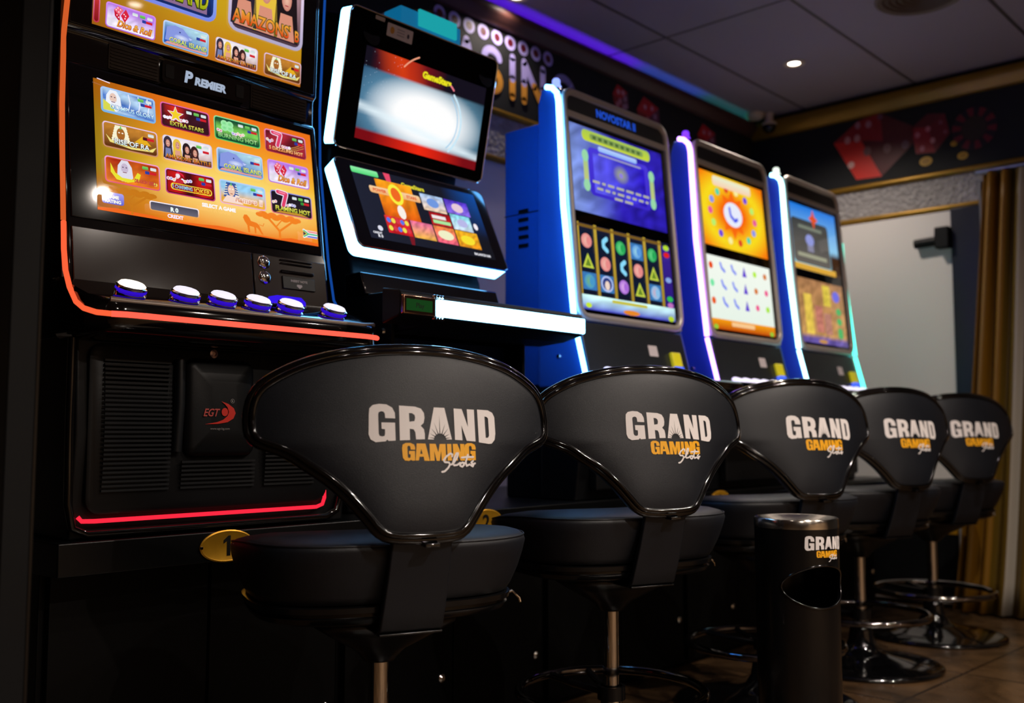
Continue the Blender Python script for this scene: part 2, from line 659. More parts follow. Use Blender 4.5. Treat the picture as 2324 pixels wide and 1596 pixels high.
def icon_set():
    A_ = {}

    def i1(a, x, y, w_, h):
        s = frame_icon(a, x, y, w_, h, '#6fb8f0', '#a8c8f8', lambda u, v: mix('#3f6ec4', '#b8d8f4', .5 + .5 * math.sin(5 * u + 7 * v)), seed=1)
        for u in (.5, .68, .85):
            s.stroke([(u, .9), (u + .03, .6), (u, .3)], .04, '#e8ecff')
        a.up()
        bearded(s, '#eef2fa', '#e8c8b8', .22)
        s.poly([(.04, .1), (.04, .5), (.2, .3), (.25, .1)], '#d8d850')
        a.up()
        badges(s)
        s.text('OLYMPUS GLORY', .56, .27, .17, '#a8e0f0', .8, out='#4a68b8', col2='#f0ffff', slope=-.02)
    A_[0] = i1

    def i2(a, x, y, w_, h):
        s = frame_icon(a, x, y, w_, h, '#a01848', '#e868b0', lambda u, v: mix('#3a1420', '#d82818', max(0, math.sin(6 * u) * v)), seed=2)
        fruits(s, .08, .42, 9, 3)
        a.up()
        c = s.p(.3, .58)
        a.star(c[0], c[1], s.h * .36, s.h * .15, 5, '#f8e8ff')
        a.up()
        a.star(c[0], c[1], s.h * .31, s.h * .125, 5, '#f4d028')
        a.up()
        badges(s, 3)
        s.text('EXTRA STARS', .52, .2, .17, '#8aa838', .8, out='#403010', col2='#ffe860')
    A_[1] = i2

    def i3(a, x, y, w_, h):
        s = frame_icon(a, x, y, w_, h, '#58c860', '#88e8a0', lambda u, v: mix('#104a30', '#88e060', max(0, 1 - abs(v - .5) * 2.6)), seed=3)
        for du, dv in ((-.06, .12), (.06, .12), (-.06, -.06), (.06, -.06)):
            s.ell(.28 + du, .62 + dv, .075, .14, '#78d888', edge='#a8f0b0')
        a.up()
        fruits(s, .08, .4, 2, 5)
        fruits(s, .4, .4, 5, 9)
        a.up()
        badges(s, 3)
        s.text('BURNING HOT', .5, .22, .19, '#58c060', .88, out='#0c4020', col2='#c8f0a8')
    A_[2] = i3

    def i4(a, x, y, w_, h):
        s = frame_icon(a, x, y, w_, h, '#a82040', '#e890c8', lambda u, v: mix('#5a1420', '#b02838', .5 + .5 * math.cos(7 * u - 3 * v)), seed=4)
        for k in range(3):
            s.stroke([(.5, .2 + k * .04), (.75, .32 + k * .08), (.95, .5 + k * .1)], .02, '#e8a850')
        fruits(s, .06, .5, 3, 2)
        fruits(s, .42, .38, 4, 8)
        a.up()
        seven(s, .28, .6)
        badges(s, 2)
        s.text('5 DAZZLING HOT', .5, .2, .15, '#f0a050', .85, out='#b04818', col2='#ffe0a0')
    A_[3] = i4

    def i5(a, x, y, w_, h):
        s = frame_icon(a, x, y, w_, h, '#c88868', '#e8c8e8', lambda u, v: mix('#5a2c10', '#c88430', v), seed=5)
        s.poly([(.55, .38), (.72, .72), (.88, .38)], '#e8b020')
        a.up()
        pharaoh(s, .32, '#f4f0d0', '#a86828')
        a.up()
        badges(s, 1, '#501020')
        s.poly([(.05, .5), (.12, .22), (.5, .1), (.9, .16), (.97, .38), (.85, .24), (.5, .18), (.15, .3)], '#f0e080')
        a.up()
        s.text('RISE OF RA', .52, .3, .2, '#d8f0f0', .78, out='#302838', col2='#ffffff')
    A_[4] = i5

    def i6(a, x, y, w_, h):
        s = frame_icon(a, x, y, w_, h, '#e0b0b8', '#e0d8f8', lambda u, v: mix('#a86858', '#f4ecf0', min(1, v * 1.6)), seed=6)
        s.poly([(.03, .06), (.97, .06), (.97, .3), (.7, .24), (.03, .2)], '#4a3038')
        a.up()
        amazons(s)
        badges(s, 2, '#e0e8ff')
        s.text("AMAZONS' BATTLE", .5, .17, .17, '#c03818', .92, out='#382018', col2='#e8a838')
    A_[5] = i6

    def i7(a, x, y, w_, h):
        s = frame_icon(a, x, y, w_, h, '#80c0f0', '#c8d8ff', lambda u, v: mix('#2858b8', '#c8f4f8', min(1, max(0, u * .6 + v * .8 - .4))), seed=7)
        s.poly([(.05, .2), (.08, .75), (.25, .9), (.42, .85), (.55, .62), (.64, .52), (.6, .44), (.45, .42), (.3, .2)], '#8898e0')
        a.up()
        s.ell(.4, .45, .16, .12, '#dce4fa', edge='#98a8e8')
        s.ell(.36, .66, .018, .03, '#203070', n=8)
        s.poly([(.55, .55), (.64, .52), (.58, .45)], '#c0d0f8')
        s.poly([(.04, .06), (.96, .06), (.96, .16), (.6, .12), (.3, .2), (.1, .16)], '#e0a098')
        a.up()
        badges(s, 1)
        s.text('CORAL ISLAND', .55, .27, .2, '#b8d830', .82, out='#3a6088', col2='#fff48a')
    A_[6] = i7

    def i8(a, x, y, w_, h):
        s = frame_icon(a, x, y, w_, h, '#b068e0', '#d890f0', lambda u, v: mix('#f4ecfc', '#b878e8', min(1, max(0, v * 1.4 + u * .5 - .5))), seed=8)
        dice_pic(s, .25, .62, 1.05)
        a.up()
        badges(s, 3)
        s.text('Dice & Roll', .58, .26, .26, '#e89020', .72, out='#a03048', col2='#ffc840', shear=.3)
    A_[7] = i8

    def i9(a, x, y, w_, h):
        s = frame_icon(a, x, y, w_, h, '#e05078', '#f0a0d8', lambda u, v: mix('#e87820', '#a82010', min(1, v * .8 + .2 * math.sin(9 * u))), seed=9)
        bearded(s, '#e0dcea', '#c8b8d0', .35)
        a.up()
        s.poly([(.1, .75), (.18, .4), (.3, .25), (.5, .25), (.58, .55), (.64, .5), (.6, .22), (.4, .1), (.2, .15), (.1, .4)], '#e8e030')
        a.up()
        s.ell(.9, .22, .04, .07, '#e8f060')
        badges(s, 2)
        s.text('DRAGON REELS', .72, .24, .13, '#d85848', .4, out='#a03020')
    A_[8] = i9

    def i10(a, x, y, w_, h):
        s = frame_icon(a, x, y, w_, h, '#c02870', '#e8a0f0', lambda u, v: mix('#380810', '#c81818', .5 + .5 * math.sin(10 * u)), seed=10)
        fruits(s, .06, .6, 9, 12)
        a.up()
        s.ell(.25, .76, .045, .1, '#fff0f0', edge='#e8d0e0')
        s.poly([(.2, .84), (.25, .94), (.36, .84), (.38, .7), (.3, .84)], '#e02040')
        s.ell(.28, .55, .08, .1, '#c82838')
        a.up()
        badges(s, 2)
        s.rr(.1, .18, .93, .45, '#f8e040', r=.12)
        a.up()
        s.rr(.12, .21, .91, .42, '#a01c10', r=.1)
        a.up()
        s.text('5 CHARMING', .33, .32, .15, '#38a8e0', .4, col2='#b0f0ff')
        s.text('JOKER', .72, .31, .18, '#f0a018', .34, col2='#ffe850')
    A_[9] = i10

    def i11(a, x, y, w_, h):
        s = frame_icon(a, x, y, w_, h, '#f0b0d8', '#b8d0f8', lambda u, v: mix('#f0b038', '#98d0f4', min(1, max(0, v * 2.2 - .5))), seed=11)
        pharaoh(s, .25, '#3858a0', '#f0c8b0')
        s.poly([(.05, .08), (.5, .08), (.35, .35), (.15, .38)], '#f8dcd0')
        a.up()
        badges(s, 2)
        s.text('Ramses II', .62, .3, .24, '#d87840', .66, out='#ffece0', col2='#f8e8e0', shear=.1, ow=.07)
    A_[10] = i11

    def i12(a, x, y, w_, h):
        s = frame_icon(a, x, y, w_, h, '#e0707c', '#8890e0', lambda u, v: mix('#2a1c24', '#181420', v), seed=12)
        fruits(s, .06, .5, 2, 4)
        fruits(s, .4, .45, 4, 14)
        a.up()
        seven(s, .27, .64, 1.05)
        badges(s, 3, '#389038')
        s.poly([(.1, .06), (.9, .06), (.7, .16), (.2, .14)], '#c89030')
        a.up()
        s.text('FLAMING HOT', .52, .26, .19, '#b0c020', .84, out='#605818', col2='#fff870')
    A_[11] = i12
    return A_


ICON = icon_set()


# ------------------------------------------------------------------ the shop's logo (letters traced)
def logo_art():
    a = Art()
    Wt, Og = '#ebe4e2', '#f4ae1c'
    K = 1.385e-4
    KY = 1.2335e-4
    T = lambda pts: [((x - 290) * K, -(y - 228) * KY) for x, y in pts]
    a.poly(T([(300, 380), (310, 290), (350, 245), (430, 228), (520, 235), (590, 280), (620, 350), (622, 430), (498, 425), (495, 360), (480, 335), (450, 330), (420, 345), (413, 380), (410, 640), (420, 668), (450, 680), (480, 670), (488, 640), (490, 580), (448, 572), (448, 485), (618, 488), (615, 735), (525, 740), (515, 720), (490, 745), (370, 757), (310, 720), (288, 650)]), Wt)
    a.poly(T([(678, 250), (880, 262), (960, 290), (995, 350), (1000, 420), (985, 490), (945, 530), (985, 580), (993, 650), (990, 718), (875, 720), (870, 620), (850, 580), (800, 572), (797, 728), (668, 733)]), Wt, [T([(800, 352), (840, 355), (872, 380), (877, 420), (865, 465), (800, 475)])])
    A_ = [(1133, 270), (1278, 275), (1358, 722), (1283, 722)]
    tips = [(1345, 695), (1336, 640), (1318, 560), (1278, 490), (1200, 385), (1124, 480), (1080, 560), (1058, 635), (1042, 690)]
    c = (1195, 722)
    for tx, ty in tips:
        an = math.atan2(c[1] - ty, tx - c[0])
        for q in (an - .075, None, an + .075):
            if q is None:
                A_.append((tx, ty))
            else:
                A_.append((c[0] + 84 * math.cos(q), c[1] - 84 * math.sin(q)))
    A_ += [(1107, 722), (1030, 720)]
    a.poly(T(A_), Wt)
    a.poly(T([(1408, 282), (1525, 288), (1600, 545), (1600, 290), (1706, 295), (1700, 752), (1570, 742), (1505, 520), (1508, 735), (1402, 727)]), Wt)
    a.poly(T([(1755, 292), (1920, 300), (1990, 335), (2020, 400), (2018, 640), (2000, 730), (1950, 785), (1900, 788), (1750, 765)]), Wt, [T([(1862, 392), (1895, 395), (1918, 420), (1915, 670), (1895, 700), (1860, 700)])])
    G = [(690, 840), (700, 790), (740, 768), (800, 768), (845, 790), (858, 830), (856, 862), (800, 860), (795, 815), (775, 805), (758, 820), (758, 965), (775, 978), (792, 965), (795, 925), (775, 922), (777, 878), (853, 878), (850, 1010), (815, 1012), (800, 1000), (770, 1015), (720, 1008), (695, 970)]
    a.poly(T(G), Og)
    a.poly(T([(880, 775), (995, 778), (1040, 1018), (970, 1015), (962, 960), (908, 958), (898, 1010), (855, 1010)]), Og, [T([(935, 850), (950, 920), (918, 920)])])
    a.poly(T([(1048, 780), (1130, 782), (1160, 900), (1185, 785), (1265, 785), (1262, 1018), (1200, 1018), (1200, 880), (1172, 1018), (1132, 1018), (1105, 880), (1105, 1016), (1045, 1016)]), Og)
    a.poly(T([(1285, 785), (1345, 785), (1342, 1018), (1283, 1018)]), Og)
    a.poly(T([(1365, 785), (1430, 785), (1470, 900), (1470, 785), (1530, 787), (1528, 1020), (1465, 1020), (1425, 900), (1425, 1018), (1365, 1018)]), Og)
    a.poly(T([(x + 838, y + 7) for x, y in G]), Og)
    a.up()
    ow = 44 * K
    strokes = [[(1345, 960), (1350, 930), (1325, 918), (1270, 955), (1225, 1010), (1240, 1038), (1295, 1042), (1310, 1070), (1280, 1120), (1230, 1165), (1195, 1172)],
               [(1330, 1072), (1370, 1040), (1420, 965), (1432, 915), (1410, 915), (1370, 990), (1352, 1050), (1365, 1085), (1410, 1080), (1455, 1050)],
               [(1490, 1045), (1460, 1060), (1450, 1090), (1480, 1105), (1510, 1080), (1495, 1048), (1530, 1060)],
               [(1572, 940), (1535, 1040), (1545, 1095), (1590, 1075)], [(1480, 978), (1560, 970), (1650, 972)],
               [(1645, 1025), (1615, 1050), (1650, 1080), (1635, 1105), (1605, 1085), (1672, 1062)]]
    for s in strokes:
        a.stroke(T(s), 24 * K, Wt)
    return a


def map_logo(name, fn, parent, cell=.014, dz=.0006):
    a = logo_art()
    bm = bmesh.new()
    cl = bm.loops.layers.float_color.new('Col')
    ly = bm.verts.layers.float.new('h')
    for pts, cols, L in a.f:
        vs = []
        for p in pts:
            v = bm.verts.new((p[0], p[1], 0))
            v[ly] = L
            vs.append(v)
        try:
            f = bm.faces.new(vs)
        except ValueError:
            continue
        for l, c in zip(f.loops, cols):
            l[cl] = (*c, 1)
    x = -.02
    while x < .26:
        bmesh.ops.bisect_plane(bm, geom=bm.verts[:] + bm.edges[:] + bm.faces[:], plane_co=(x, 0, 0), plane_no=(1, 0, 0))
        x += cell
    y = -.13
    while y < .01:
        bmesh.ops.bisect_plane(bm, geom=bm.verts[:] + bm.edges[:] + bm.faces[:], plane_co=(0, y, 0), plane_no=(0, 1, 0))
        y += cell
    for v in bm.verts:
        v.co = Vector(fn(v.co.x, v.co.y, (1 + v[ly]) * dz))
    return obj(name, bm, PRINT, parent, world=False, recalc=False)

# ------------------------------------------------------------------ room shell
WY, WX, CZ = 2.65, 4.81, 2.50
struct('floor', MB().box((-3, -3.5, -.05), (6.5, WY, 0)), M['floor'])
struct('wall_back', MB().box((-3, WY, 0), (WX + .1, WY + .1, CZ)), M['wallw'])
struct('wall_right', MB().box((WX, -3.5, 0), (WX + .1, WY, CZ)), mat('dark_wall_right', '#14100e', .6))
struct('wall_front', MB().box((-3, -3.6, 0), (WX + .1, -3.5, CZ)), mat('tan_wall', '#c8a884', .7))
struct('wall_left', MB().box((-3.1, -3.5, 0), (-3, WY, CZ)), M['dwall'])
# suspended ceiling: plate with a recessed grid of tiles
cb = MB()
cb.box((-3.1, -3.6, CZ + .006), (WX + .1, WY + .1, CZ + .08))
gx = [3.51 + 1.365 * k for k in range(-5, 2)]
gy = [2.33 - .574 * k for k in range(-1, 11)]
xs = [-3.1] + [g for g in gx if -3.0 < g < WX] + [WX + .0]
ys = [-3.6] + sorted(g for g in gy if -3.5 < g < WY) + [WY]
for i in range(len(xs) - 1):
    for j in range(len(ys) - 1):
        cb.box((xs[i] + .008, ys[j] + .008, CZ), (xs[i + 1] - .008, ys[j + 1] - .008, CZ + .0065))
struct('ceiling', cb, [M['ceil']])
grid = MB()
for x in xs[1:-1]:
    grid.box((x - .0075, -3.5, CZ + .001), (x + .0075, WY, CZ + .0055))
for y in ys[1:-1]:
    grid.box((-3, y - .0075, CZ + .0015), (WX, y + .0075, CZ + .0058))
struct('trim_1', grid, mat('ceiling_grid', '#4a423e', .5))
# black friezes, stone bands, gilt mouldings
struct('trim_2', MB().box((-3, WY - .012, 2.06), (WX, WY, CZ)), M['wallk'])
struct('trim_3', MB().box((WX - .012, .6, 2.04), (WX, WY - .012, CZ)), M['wallk'])
struct('trim_4', MB().box((-3, WY - .010, 1.87), (WX, WY, 2.05)), M['stone'])
struct('trim_5', MB().box((WX - .010, 1.44, 1.87), (WX, WY - .012, 2.03)), M['stone'])


def moulding(name, a, b, r, m):
    mb = MB().tube([a, b], r, seg=12)
    struct(name, mb, m, smooth=True)


moulding('trim_6', (-3, WY - .014, 2.062), (WX, WY - .014, 2.062), .014, M['goldtrim'])
moulding('trim_7', (-3, WY - .014, 1.872), (WX, WY - .014, 1.872), .013, M['goldtrim'])
moulding('trim_8', (WX - .014, .6, 2.03), (WX - .014, WY, 2.03), .015, M['goldtrim'])
moulding('trim_9', (WX - .014, 1.44, 1.865), (WX - .014, WY, 1.865), .013, M['goldtrim'])
cor = mat('cornice_brown', '#4c2a24', .5, var=.2)
# cornice under the ceiling, standing off the wall with the light cove behind its top
cm = MB().prism_x([(WY - .012, CZ - .098), (WY - .030, CZ - .094), (WY - .040, CZ - .080), (WY - .060, CZ - .066), (WY - .066, CZ - .050), (WY - .062, CZ - .034), (WY - .056, CZ - .034), (WY - .056, CZ - .055), (WY - .012, CZ - .075)], -3, WX)
struct('trim_10', cm, cor, smooth=True)
cm = MB()
pr = [(.012, .115), (.030, .11), (.040, .09), (.052, .07), (.056, .045), (.05, .03), (.012, .03)]
cm.loft([[(WX - q, y, CZ - h) for q, h in pr] for y in (-.5, WY - .02)])
struct('trim_11', cm, M['goldtrim'], smooth=True)
# cove light strip lying in the trough of the cornice
for nm, x0, x1, col, st in (('blue', .3, 2.5, '#5a34ff', 7), ('violet', 2.5, 3.7, '#5c1cff', 17), ('azure', 3.7, 4.25, '#4070ff', 7), ('teal', 4.25, 4.74, '#38b0b0', 3.5)):
    o = obj('cove_light_strip', MB().box((x0, WY - .040, CZ - .062), (x1, WY - .030, CZ - .054)), emis('cove_' + nm, col, st))
    tag(o, nm + ' light strip section glowing in the cornice trough under the ceiling edge', 'light strip', 'cove light strips')

# ------------------------------------------------------------------ far wall: door, frame, curtain
door = struct('door_1', MB().box((WX - .03, 1.605, .02), (WX - .001, 2.19, 1.845)), M['doorw'], bevel=.003)
part('kick_plate', MB().box((WX - .034, 1.62, .03), (WX - .0305, 2.18, .34)), M['matte'], door)
part('brass_strip', MB().box((WX - .036, 1.62, .34), (WX - .0305, 2.18, .375)), M['gold'], door)
dc = part('door_closer', MB().box((WX - .085, 1.60, 1.665), (WX - .03, 1.665, 1.765)), M['matte'], door, bevel=.006)
part('closer_arm', MB().tube([(WX - .055, 1.66, 1.705), (WX - .055, 1.765, 1.70)], .022, seg=14), M['matte'], dc, smooth=True)
struct('trim_12', MB().box((WX - .05, 1.465, 0), (WX - .001, 1.60, 1.85)), M['navy'], bevel=.004)
struct('trim_13', MB().tube([(WX - .06, 1.458, .0), (WX - .06, 1.458, 1.95)], .009, seg=12), M['alu'], smooth=True)
# white board edge catching light left of the door
struct('wall_inner', MB().box((WX - .012, 2.19, 0), (WX - .0, WY, 1.86)), M['wallw'])

cu = bmesh.new()
cl = cu.loops.layers.float_color.new('Col')
NU, NV = 150, 14
folds = []
for i in range(NU + 1):
    u = i / NU
    row = []
    for j in range(NV + 1):
        v = j / NV
        z = .012 + v * 1.96
        yl = 1.63 - .20 * v ** .8
        yr = .78
        y = yl + (yr - yl) * u
        amp = .028 * (1 - .3 * v)
        x = WX - .115 + amp * math.sin(u * 2 * PI * 11 + .8 * math.sin(3 * u * PI)) + .008 * math.sin(u * 57 + 2 * v)
        row.append(cu.verts.new((x, y, z)))
    folds.append(row)
stripes = [(.0, '#7c560f'), (.17, '#5e480e'), (.25, '#a39c90'), (.29, '#5e480e'), (.36, '#8a6012'), (.42, '#430a0a'), (.52, '#2a0808'), (.62, '#745410'), (.72, '#a39c90'), (.76, '#745410'), (.9, '#430a0a')]
for i in range(NU):
    u = (i + .5) / NU
    c = [s for s in stripes if s[0] <= u][-1][1]
    for j in range(NV):
        f = cu.faces.new([folds[i][j], folds[i + 1][j], folds[i + 1][j + 1], folds[i][j + 1]])
        f.smooth = True
        for l in f.loops:
            l[cl] = (*lin(c), 1)
curt = obj('curtain', cu, PRINT)
so = curt.modifiers.new('thick', 'SOLIDIFY')
so.thickness = .003
tag(curt, 'striped ochre, white and dark red curtain hanging beside the dark door frame', 'curtain')
rod = MB().tube([(WX - .115, .7, 1.985), (WX - .115, 1.46, 1.985)], .010, seg=12)
tag(obj('curtain_rod', rod, M['alu'], smooth=True), 'aluminium rod carrying the striped curtain', 'curtain rod')


# ------------------------------------------------------------------ wall pictures
def wall_b(x, y, h): return (x, WY - .0125 - h, y)
def wall_r(x, y, h): return (WX - .0125 - h, -x, y)   # x = -Y


def picture(name, art, fn, label, cat, group=None, thick=.003):
    o = art.build(name, fn, None, PRINT, dz=.0008 if art.L < 20 else .00015)
    return tag(o, label, cat, group)


cols_l = '#b4a8e8'  # pale print with the tint of purple light mixed into its colour
a = Art()
# CASINO letters, pale above and gold below, slightly flared
def glyph(a, strokes, x, w_, z0=2.145, z1=2.305, th=.021):
    zm = z0 + (z1 - z0) * .46
    for s in strokes:
        P = [(x + p[0] * w_, z0 + p[1] * (z1 - z0)) for p in s]
        Q = [P[0]]
        for i in range(len(P) - 1):
            za, zb = P[i][1], P[i + 1][1]
            if (za - zm) * (zb - zm) < 0:
                t = (zm - za) / (zb - za)
                Q.append((P[i][0] * (1 - t) + P[i + 1][0] * t, zm))
            Q.append(P[i + 1])
        for i in range(len(Q) - 1):
            a.up()
            a.stroke([Q[i], Q[i + 1]], th, cols_l if (Q[i][1] + Q[i + 1][1]) / 2 > zm else '#e09a38')
arc = lambda cx, cy, rx, ry, a0, a1, n=12: [(cx + rx * math.cos(math.radians(a0 + (a1 - a0) * k / n)), cy + ry * math.sin(math.radians(a0 + (a1 - a0) * k / n))) for k in range(n + 1)]
letters = [([arc(.5, .5, .5, .5, 50, 310)], 2.42, .09), ([[(0, 0), (.5, 1), (1, 0)], [(.2, .35), (.8, .35)]], 2.555, .1),
           ([arc(.5, .75, .5, .25, 20, 270, 12) + arc(.5, .25, .5, .25, 90, -160, 12)], 2.70, .09),
           ([[(0, 0), (0, 1)]], 2.86, .01), ([[(0, 0), (0, 1), (1, 0), (1, 1)]], 2.93, .115), ([arc(.5, .5, .5, .5, 0, 360, 20)], 3.11, .14)]
for st, x, w_ in letters:
    glyph(a, st, x, w_, th=.034)
picture('casino_lettering', a, wall_b, 'CASINO lettering pale above and gold below on the black frieze', 'wall lettering')
for k in range(9):
    a = Art()
    x = 2.62 + (k - 0) * .0777 - .155
    a.ell(x, 2.366, .031, .031, cols_l, n=24)
    a.up()
    a.ell(x, 2.366, .016, .016, '#5a1020', n=20)
    picture('wall_bulb_ring', a, wall_b, 'pale ring with a dark red centre in the row above the casino lettering', 'wall decal', 'row of rings above the casino lettering')
a = Art()
a.stroke([(2.25 + k * .03, 2.30 + .062 * math.sin(min(1, k / 8) * PI / 2)) for k in range(9)], .01, '#6a5a28')
picture('arch_decal', a, wall_b, 'thin gold arched line on the black frieze above the casino lettering', 'wall decal')


def card(x, z, w_, h, rot, label):
    a = Art()
    cr, sr = math.cos(rot), math.sin(rot)
    R_ = lambda u, v: (x + u * cr - v * sr, z + u * sr + v * cr)
    a.poly([R_(-w_ / 2, -h / 2), R_(w_ / 2, -h / 2), R_(w_ / 2, h / 2), R_(-w_ / 2, h / 2)], '#b8b4c4')
    a.up()
    for u, v in ((-.3, .3), (.3, .3), (0, .1), (-.3, -.25), (.3, -.25)):
        p = R_(u * w_, v * h)
        a.ell(p[0] - .003, p[1] + .002, .005, .005, '#701828', n=8)
        a.ell(p[0] + .003, p[1] + .002, .005, .005, '#701828', n=8)
        a.poly([(p[0] - .008, p[1]), (p[0], p[1] - .011), (p[0] + .008, p[1])], '#701828')
    picture('playing_card_decal', a, wall_b, label, 'wall decal', 'playing card decals')


card(1.995, 2.145, .15, .075, -.1, 'white playing card with red hearts on the black frieze beside the tall twin-screen machine')
card(2.20, 2.24, .11, .07, .6, 'tilted white playing card higher on the black frieze')


def die(art, pts, faces, pips):
    for idx, c in faces:
        art.poly([pts[i] for i in idx], c)
    art.up()
    for x, y, rx, ry, c in pips:
        art.ell(x, y, rx, ry, c, n=14)


def die_b(x0, x1, z0, z1, label):
    a = Art()
    w_, h = x1 - x0, z1 - z0
    P = [(x0, z0 + .6 * h), (x0 + .3 * w_, z0 + h), (x1 - .05 * w_, z0 + .85 * h), (x1, z0 + .35 * h), (x0 + .6 * w_, z0), (x0 + .15 * w_, z0 + .15 * h), (x0 + .55 * w_, z0 + .55 * h)]
    die(a, P, [((0, 1, 2, 6), '#c01420'), ((0, 6, 4, 5), '#8a0c16'), ((6, 2, 3, 4), '#6a3048')],
        [(x0 + .35 * w_, z0 + .75 * h, .012, .012, '#d89ab0'), (x0 + .65 * w_, z0 + .78 * h, .012, .012, '#d89ab0'), (x0 + .3 * w_, z0 + .3 * h, .012, .014, '#c88098'),
         (x0 + .45 * w_, z0 + .45 * h, .012, .014, '#c88098'), (x0 + .78 * w_, z0 + .6 * h, .012, .014, '#b08098'), (x0 + .85 * w_, z0 + .35 * h, .012, .014, '#b08098'), (x0 + .7 * w_, z0 + .3 * h, .012, .014, '#b08098')])
    picture('dice_decal', a, wall_b, label, 'wall decal', 'dice decals on the back wall')


die_b(3.535, 3.655, 2.25, 2.385, 'small red die on the black frieze just right of the casino lettering')
die_b(3.72, 3.91, 2.19, 2.38, 'red die with pale pips above the tall machine with the blue screen')
die_b(4.24, 4.42, 2.20, 2.37, 'red die on the frieze above the machine with the orange screen')

# far wall frieze: big die, small die, wheel, coins  (x = -Y)
a = Art()
Q = lambda y, z: (-y, z)
P = [Q(2.175, 2.285), Q(2.04, 2.375), Q(1.93, 2.39), Q(1.77, 2.29), Q(1.775, 2.20), Q(1.93, 2.07), Q(2.06, 2.075), Q(2.03, 2.27), Q(1.92, 2.245)]
die(a, P, [((0, 1, 2, 8, 7), '#8c1016'), ((0, 7, 5, 6), '#d82a1a'), ((7, 8, 2, 3, 4, 5), '#540a10')],
    [(-2.10, 2.285, .016, .02, '#c88888'), (-2.045, 2.35, .014, .018, '#a87080'), (-2.05, 2.285, .016, .02, '#c88888'), (-1.99, 2.345, .016, .018, '#a87080'), (-1.93, 2.37, .014, .014, '#6a4058'),
     (-2.085, 2.155, .018, .018, '#e0b0a8'), (-2.0, 2.21, .02, .024, '#7a5050'), (-1.90, 2.205, .02, .024, '#7a5050'), (-1.81, 2.205, .018, .022, '#6a4858')])
picture('dice_decal', a, wall_r, 'large bright red die printed on the far black frieze above the white door', 'wall decal')
a = Art()
P = [Q(1.78, 2.28), Q(1.70, 2.335), Q(1.62, 2.32), Q(1.60, 2.22), Q(1.67, 2.14), Q(1.76, 2.15), Q(1.70, 2.27)]
die(a, P, [((0, 1, 2, 6), '#5a0c18'), ((0, 6, 4, 5), '#901020'), ((6, 2, 3, 4), '#6a0c18')],
    [(-1.75, 2.24, .012, .014, '#c07080'), (-1.70, 2.26, .012, .014, '#c07080'), (-1.68, 2.20, .012, .014, '#c88890'), (-1.73, 2.17, .012, .014, '#c07080'), (-1.64, 2.28, .01, .01, '#804858'), (-1.62, 2.23, .01, .01, '#804858')])
picture('dice_decal', a, wall_r, 'smaller dark red die printed right of the large red die', 'wall decal')
a = Art()
for k in range(20):
    t0, t1 = 2 * PI * k / 20, 2 * PI * (k + 1) / 20
    c = '#6a101c' if k % 2 else '#120c10'
    a.poly([(-1.49 + .1 * math.cos(t0), 2.22 + .1 * math.sin(t0)), (-1.49 + .1 * math.cos(t1), 2.22 + .1 * math.sin(t1)), (-1.49 + .06 * math.cos(t1), 2.22 + .06 * math.sin(t1)), (-1.49 + .06 * math.cos(t0), 2.22 + .06 * math.sin(t0))], c)
a.up()
a.ell(-1.49, 2.22, .058, .058, '#2a2010', n=24)
picture('roulette_wheel_decal', a, wall_r, 'dark red and black roulette wheel printed on the far frieze', 'wall decal')
for y, z, r, lb in ((1.715, 2.105, .030, 'gold coin printed under the smaller red die on the far frieze'), (1.545, 2.10, .024, 'gold coin printed under the roulette wheel on the far frieze'), (1.582, 2.165, .016, 'tiny gold coin printed between small die and roulette wheel')):
    a = Art()
    a.ell(-y, z, r, r * .75, '#c89a20', n=24)
    a.up()
    a.ell(-y, z, r * .7, r * .5, '#a87c18', n=20)
    picture('coin_decal', a, wall_r, lb, 'wall decal', 'gold coins on the far frieze')


# ------------------------------------------------------------------ ceiling fittings
def downlight(x, y, power, label, glow=14, col=(1, .87, .76), cone=140):
    t = thing('ceiling_downlight', label, 'ceiling light', (x, y, CZ), group='ceiling downlights')
    part('trim_ring', MB().lathe([(.034, -.001), (.047, -.001), (.05, -.004), (.046, -.007), (.030, -.006), (.026, -.002)], (x, y, CZ), 28, cap=False), M['cream'], t, smooth=True)
    part('lamp_face', MB().lathe([(.0, -.0025), (.027, -.0025), (.027, -.0015), (.0, -.0015)], (x, y, CZ), 24), emis('lamp_glow_%d' % int(x * 100 + y * 10), col, glow), t)
    l = bpy.data.lights.new('lamp_light', 'SPOT')
    l.energy = power
    l.color = col
    l.spot_size = math.radians(cone)
    l.spot_blend = .8
    l.shadow_soft_size = .02
    o = bpy.data.objects.new('lamp_light', l)
    C.objects.link(o)
    o.parent = t
    o.location = (0, 0, -.02)
    return t


LAMPS = [(4.154, 2.062, 36, 'lit downlight in the ceiling between two dark tile joints, far end', 10),
         (2.774, 2.53, 7, 'lit downlight in the ceiling at the top of the frame, over the casino lettering', 4),
         (1.93, -.02, 45, 'downlight over the aisle behind the nearest stool', 30), (3.0, .4, 95, 'downlight over the aisle behind the ashtray bin', 110),
         (.45, .70, 3, 'downlight over the aisle near the dark partition', 60), (4.1, .4, 4, 'downlight over the aisle before the striped curtain', 110),
         (1.2, -1.0, 235, 'downlight in the middle of the room behind the viewer', 120), (2.6, -1.0, 130, 'downlight in the middle of the room, right', 120), (0, -1.0, 75, 'downlight in the middle of the room, left', 120),
         (.4, -2.8, 30, 'added unseen downlight by the front wall, left', 120), (1.9, -2.8, 40, 'added unseen downlight by the front wall, middle', 120), (3.4, -2.8, 30, 'added unseen downlight by the front wall, right', 120)]  # front-wall lamps are added, unseen, to put reflection streaks in the chrome
for x, y, p_, lb, g in LAMPS:
    downlight(x, y, p_, lb, g)
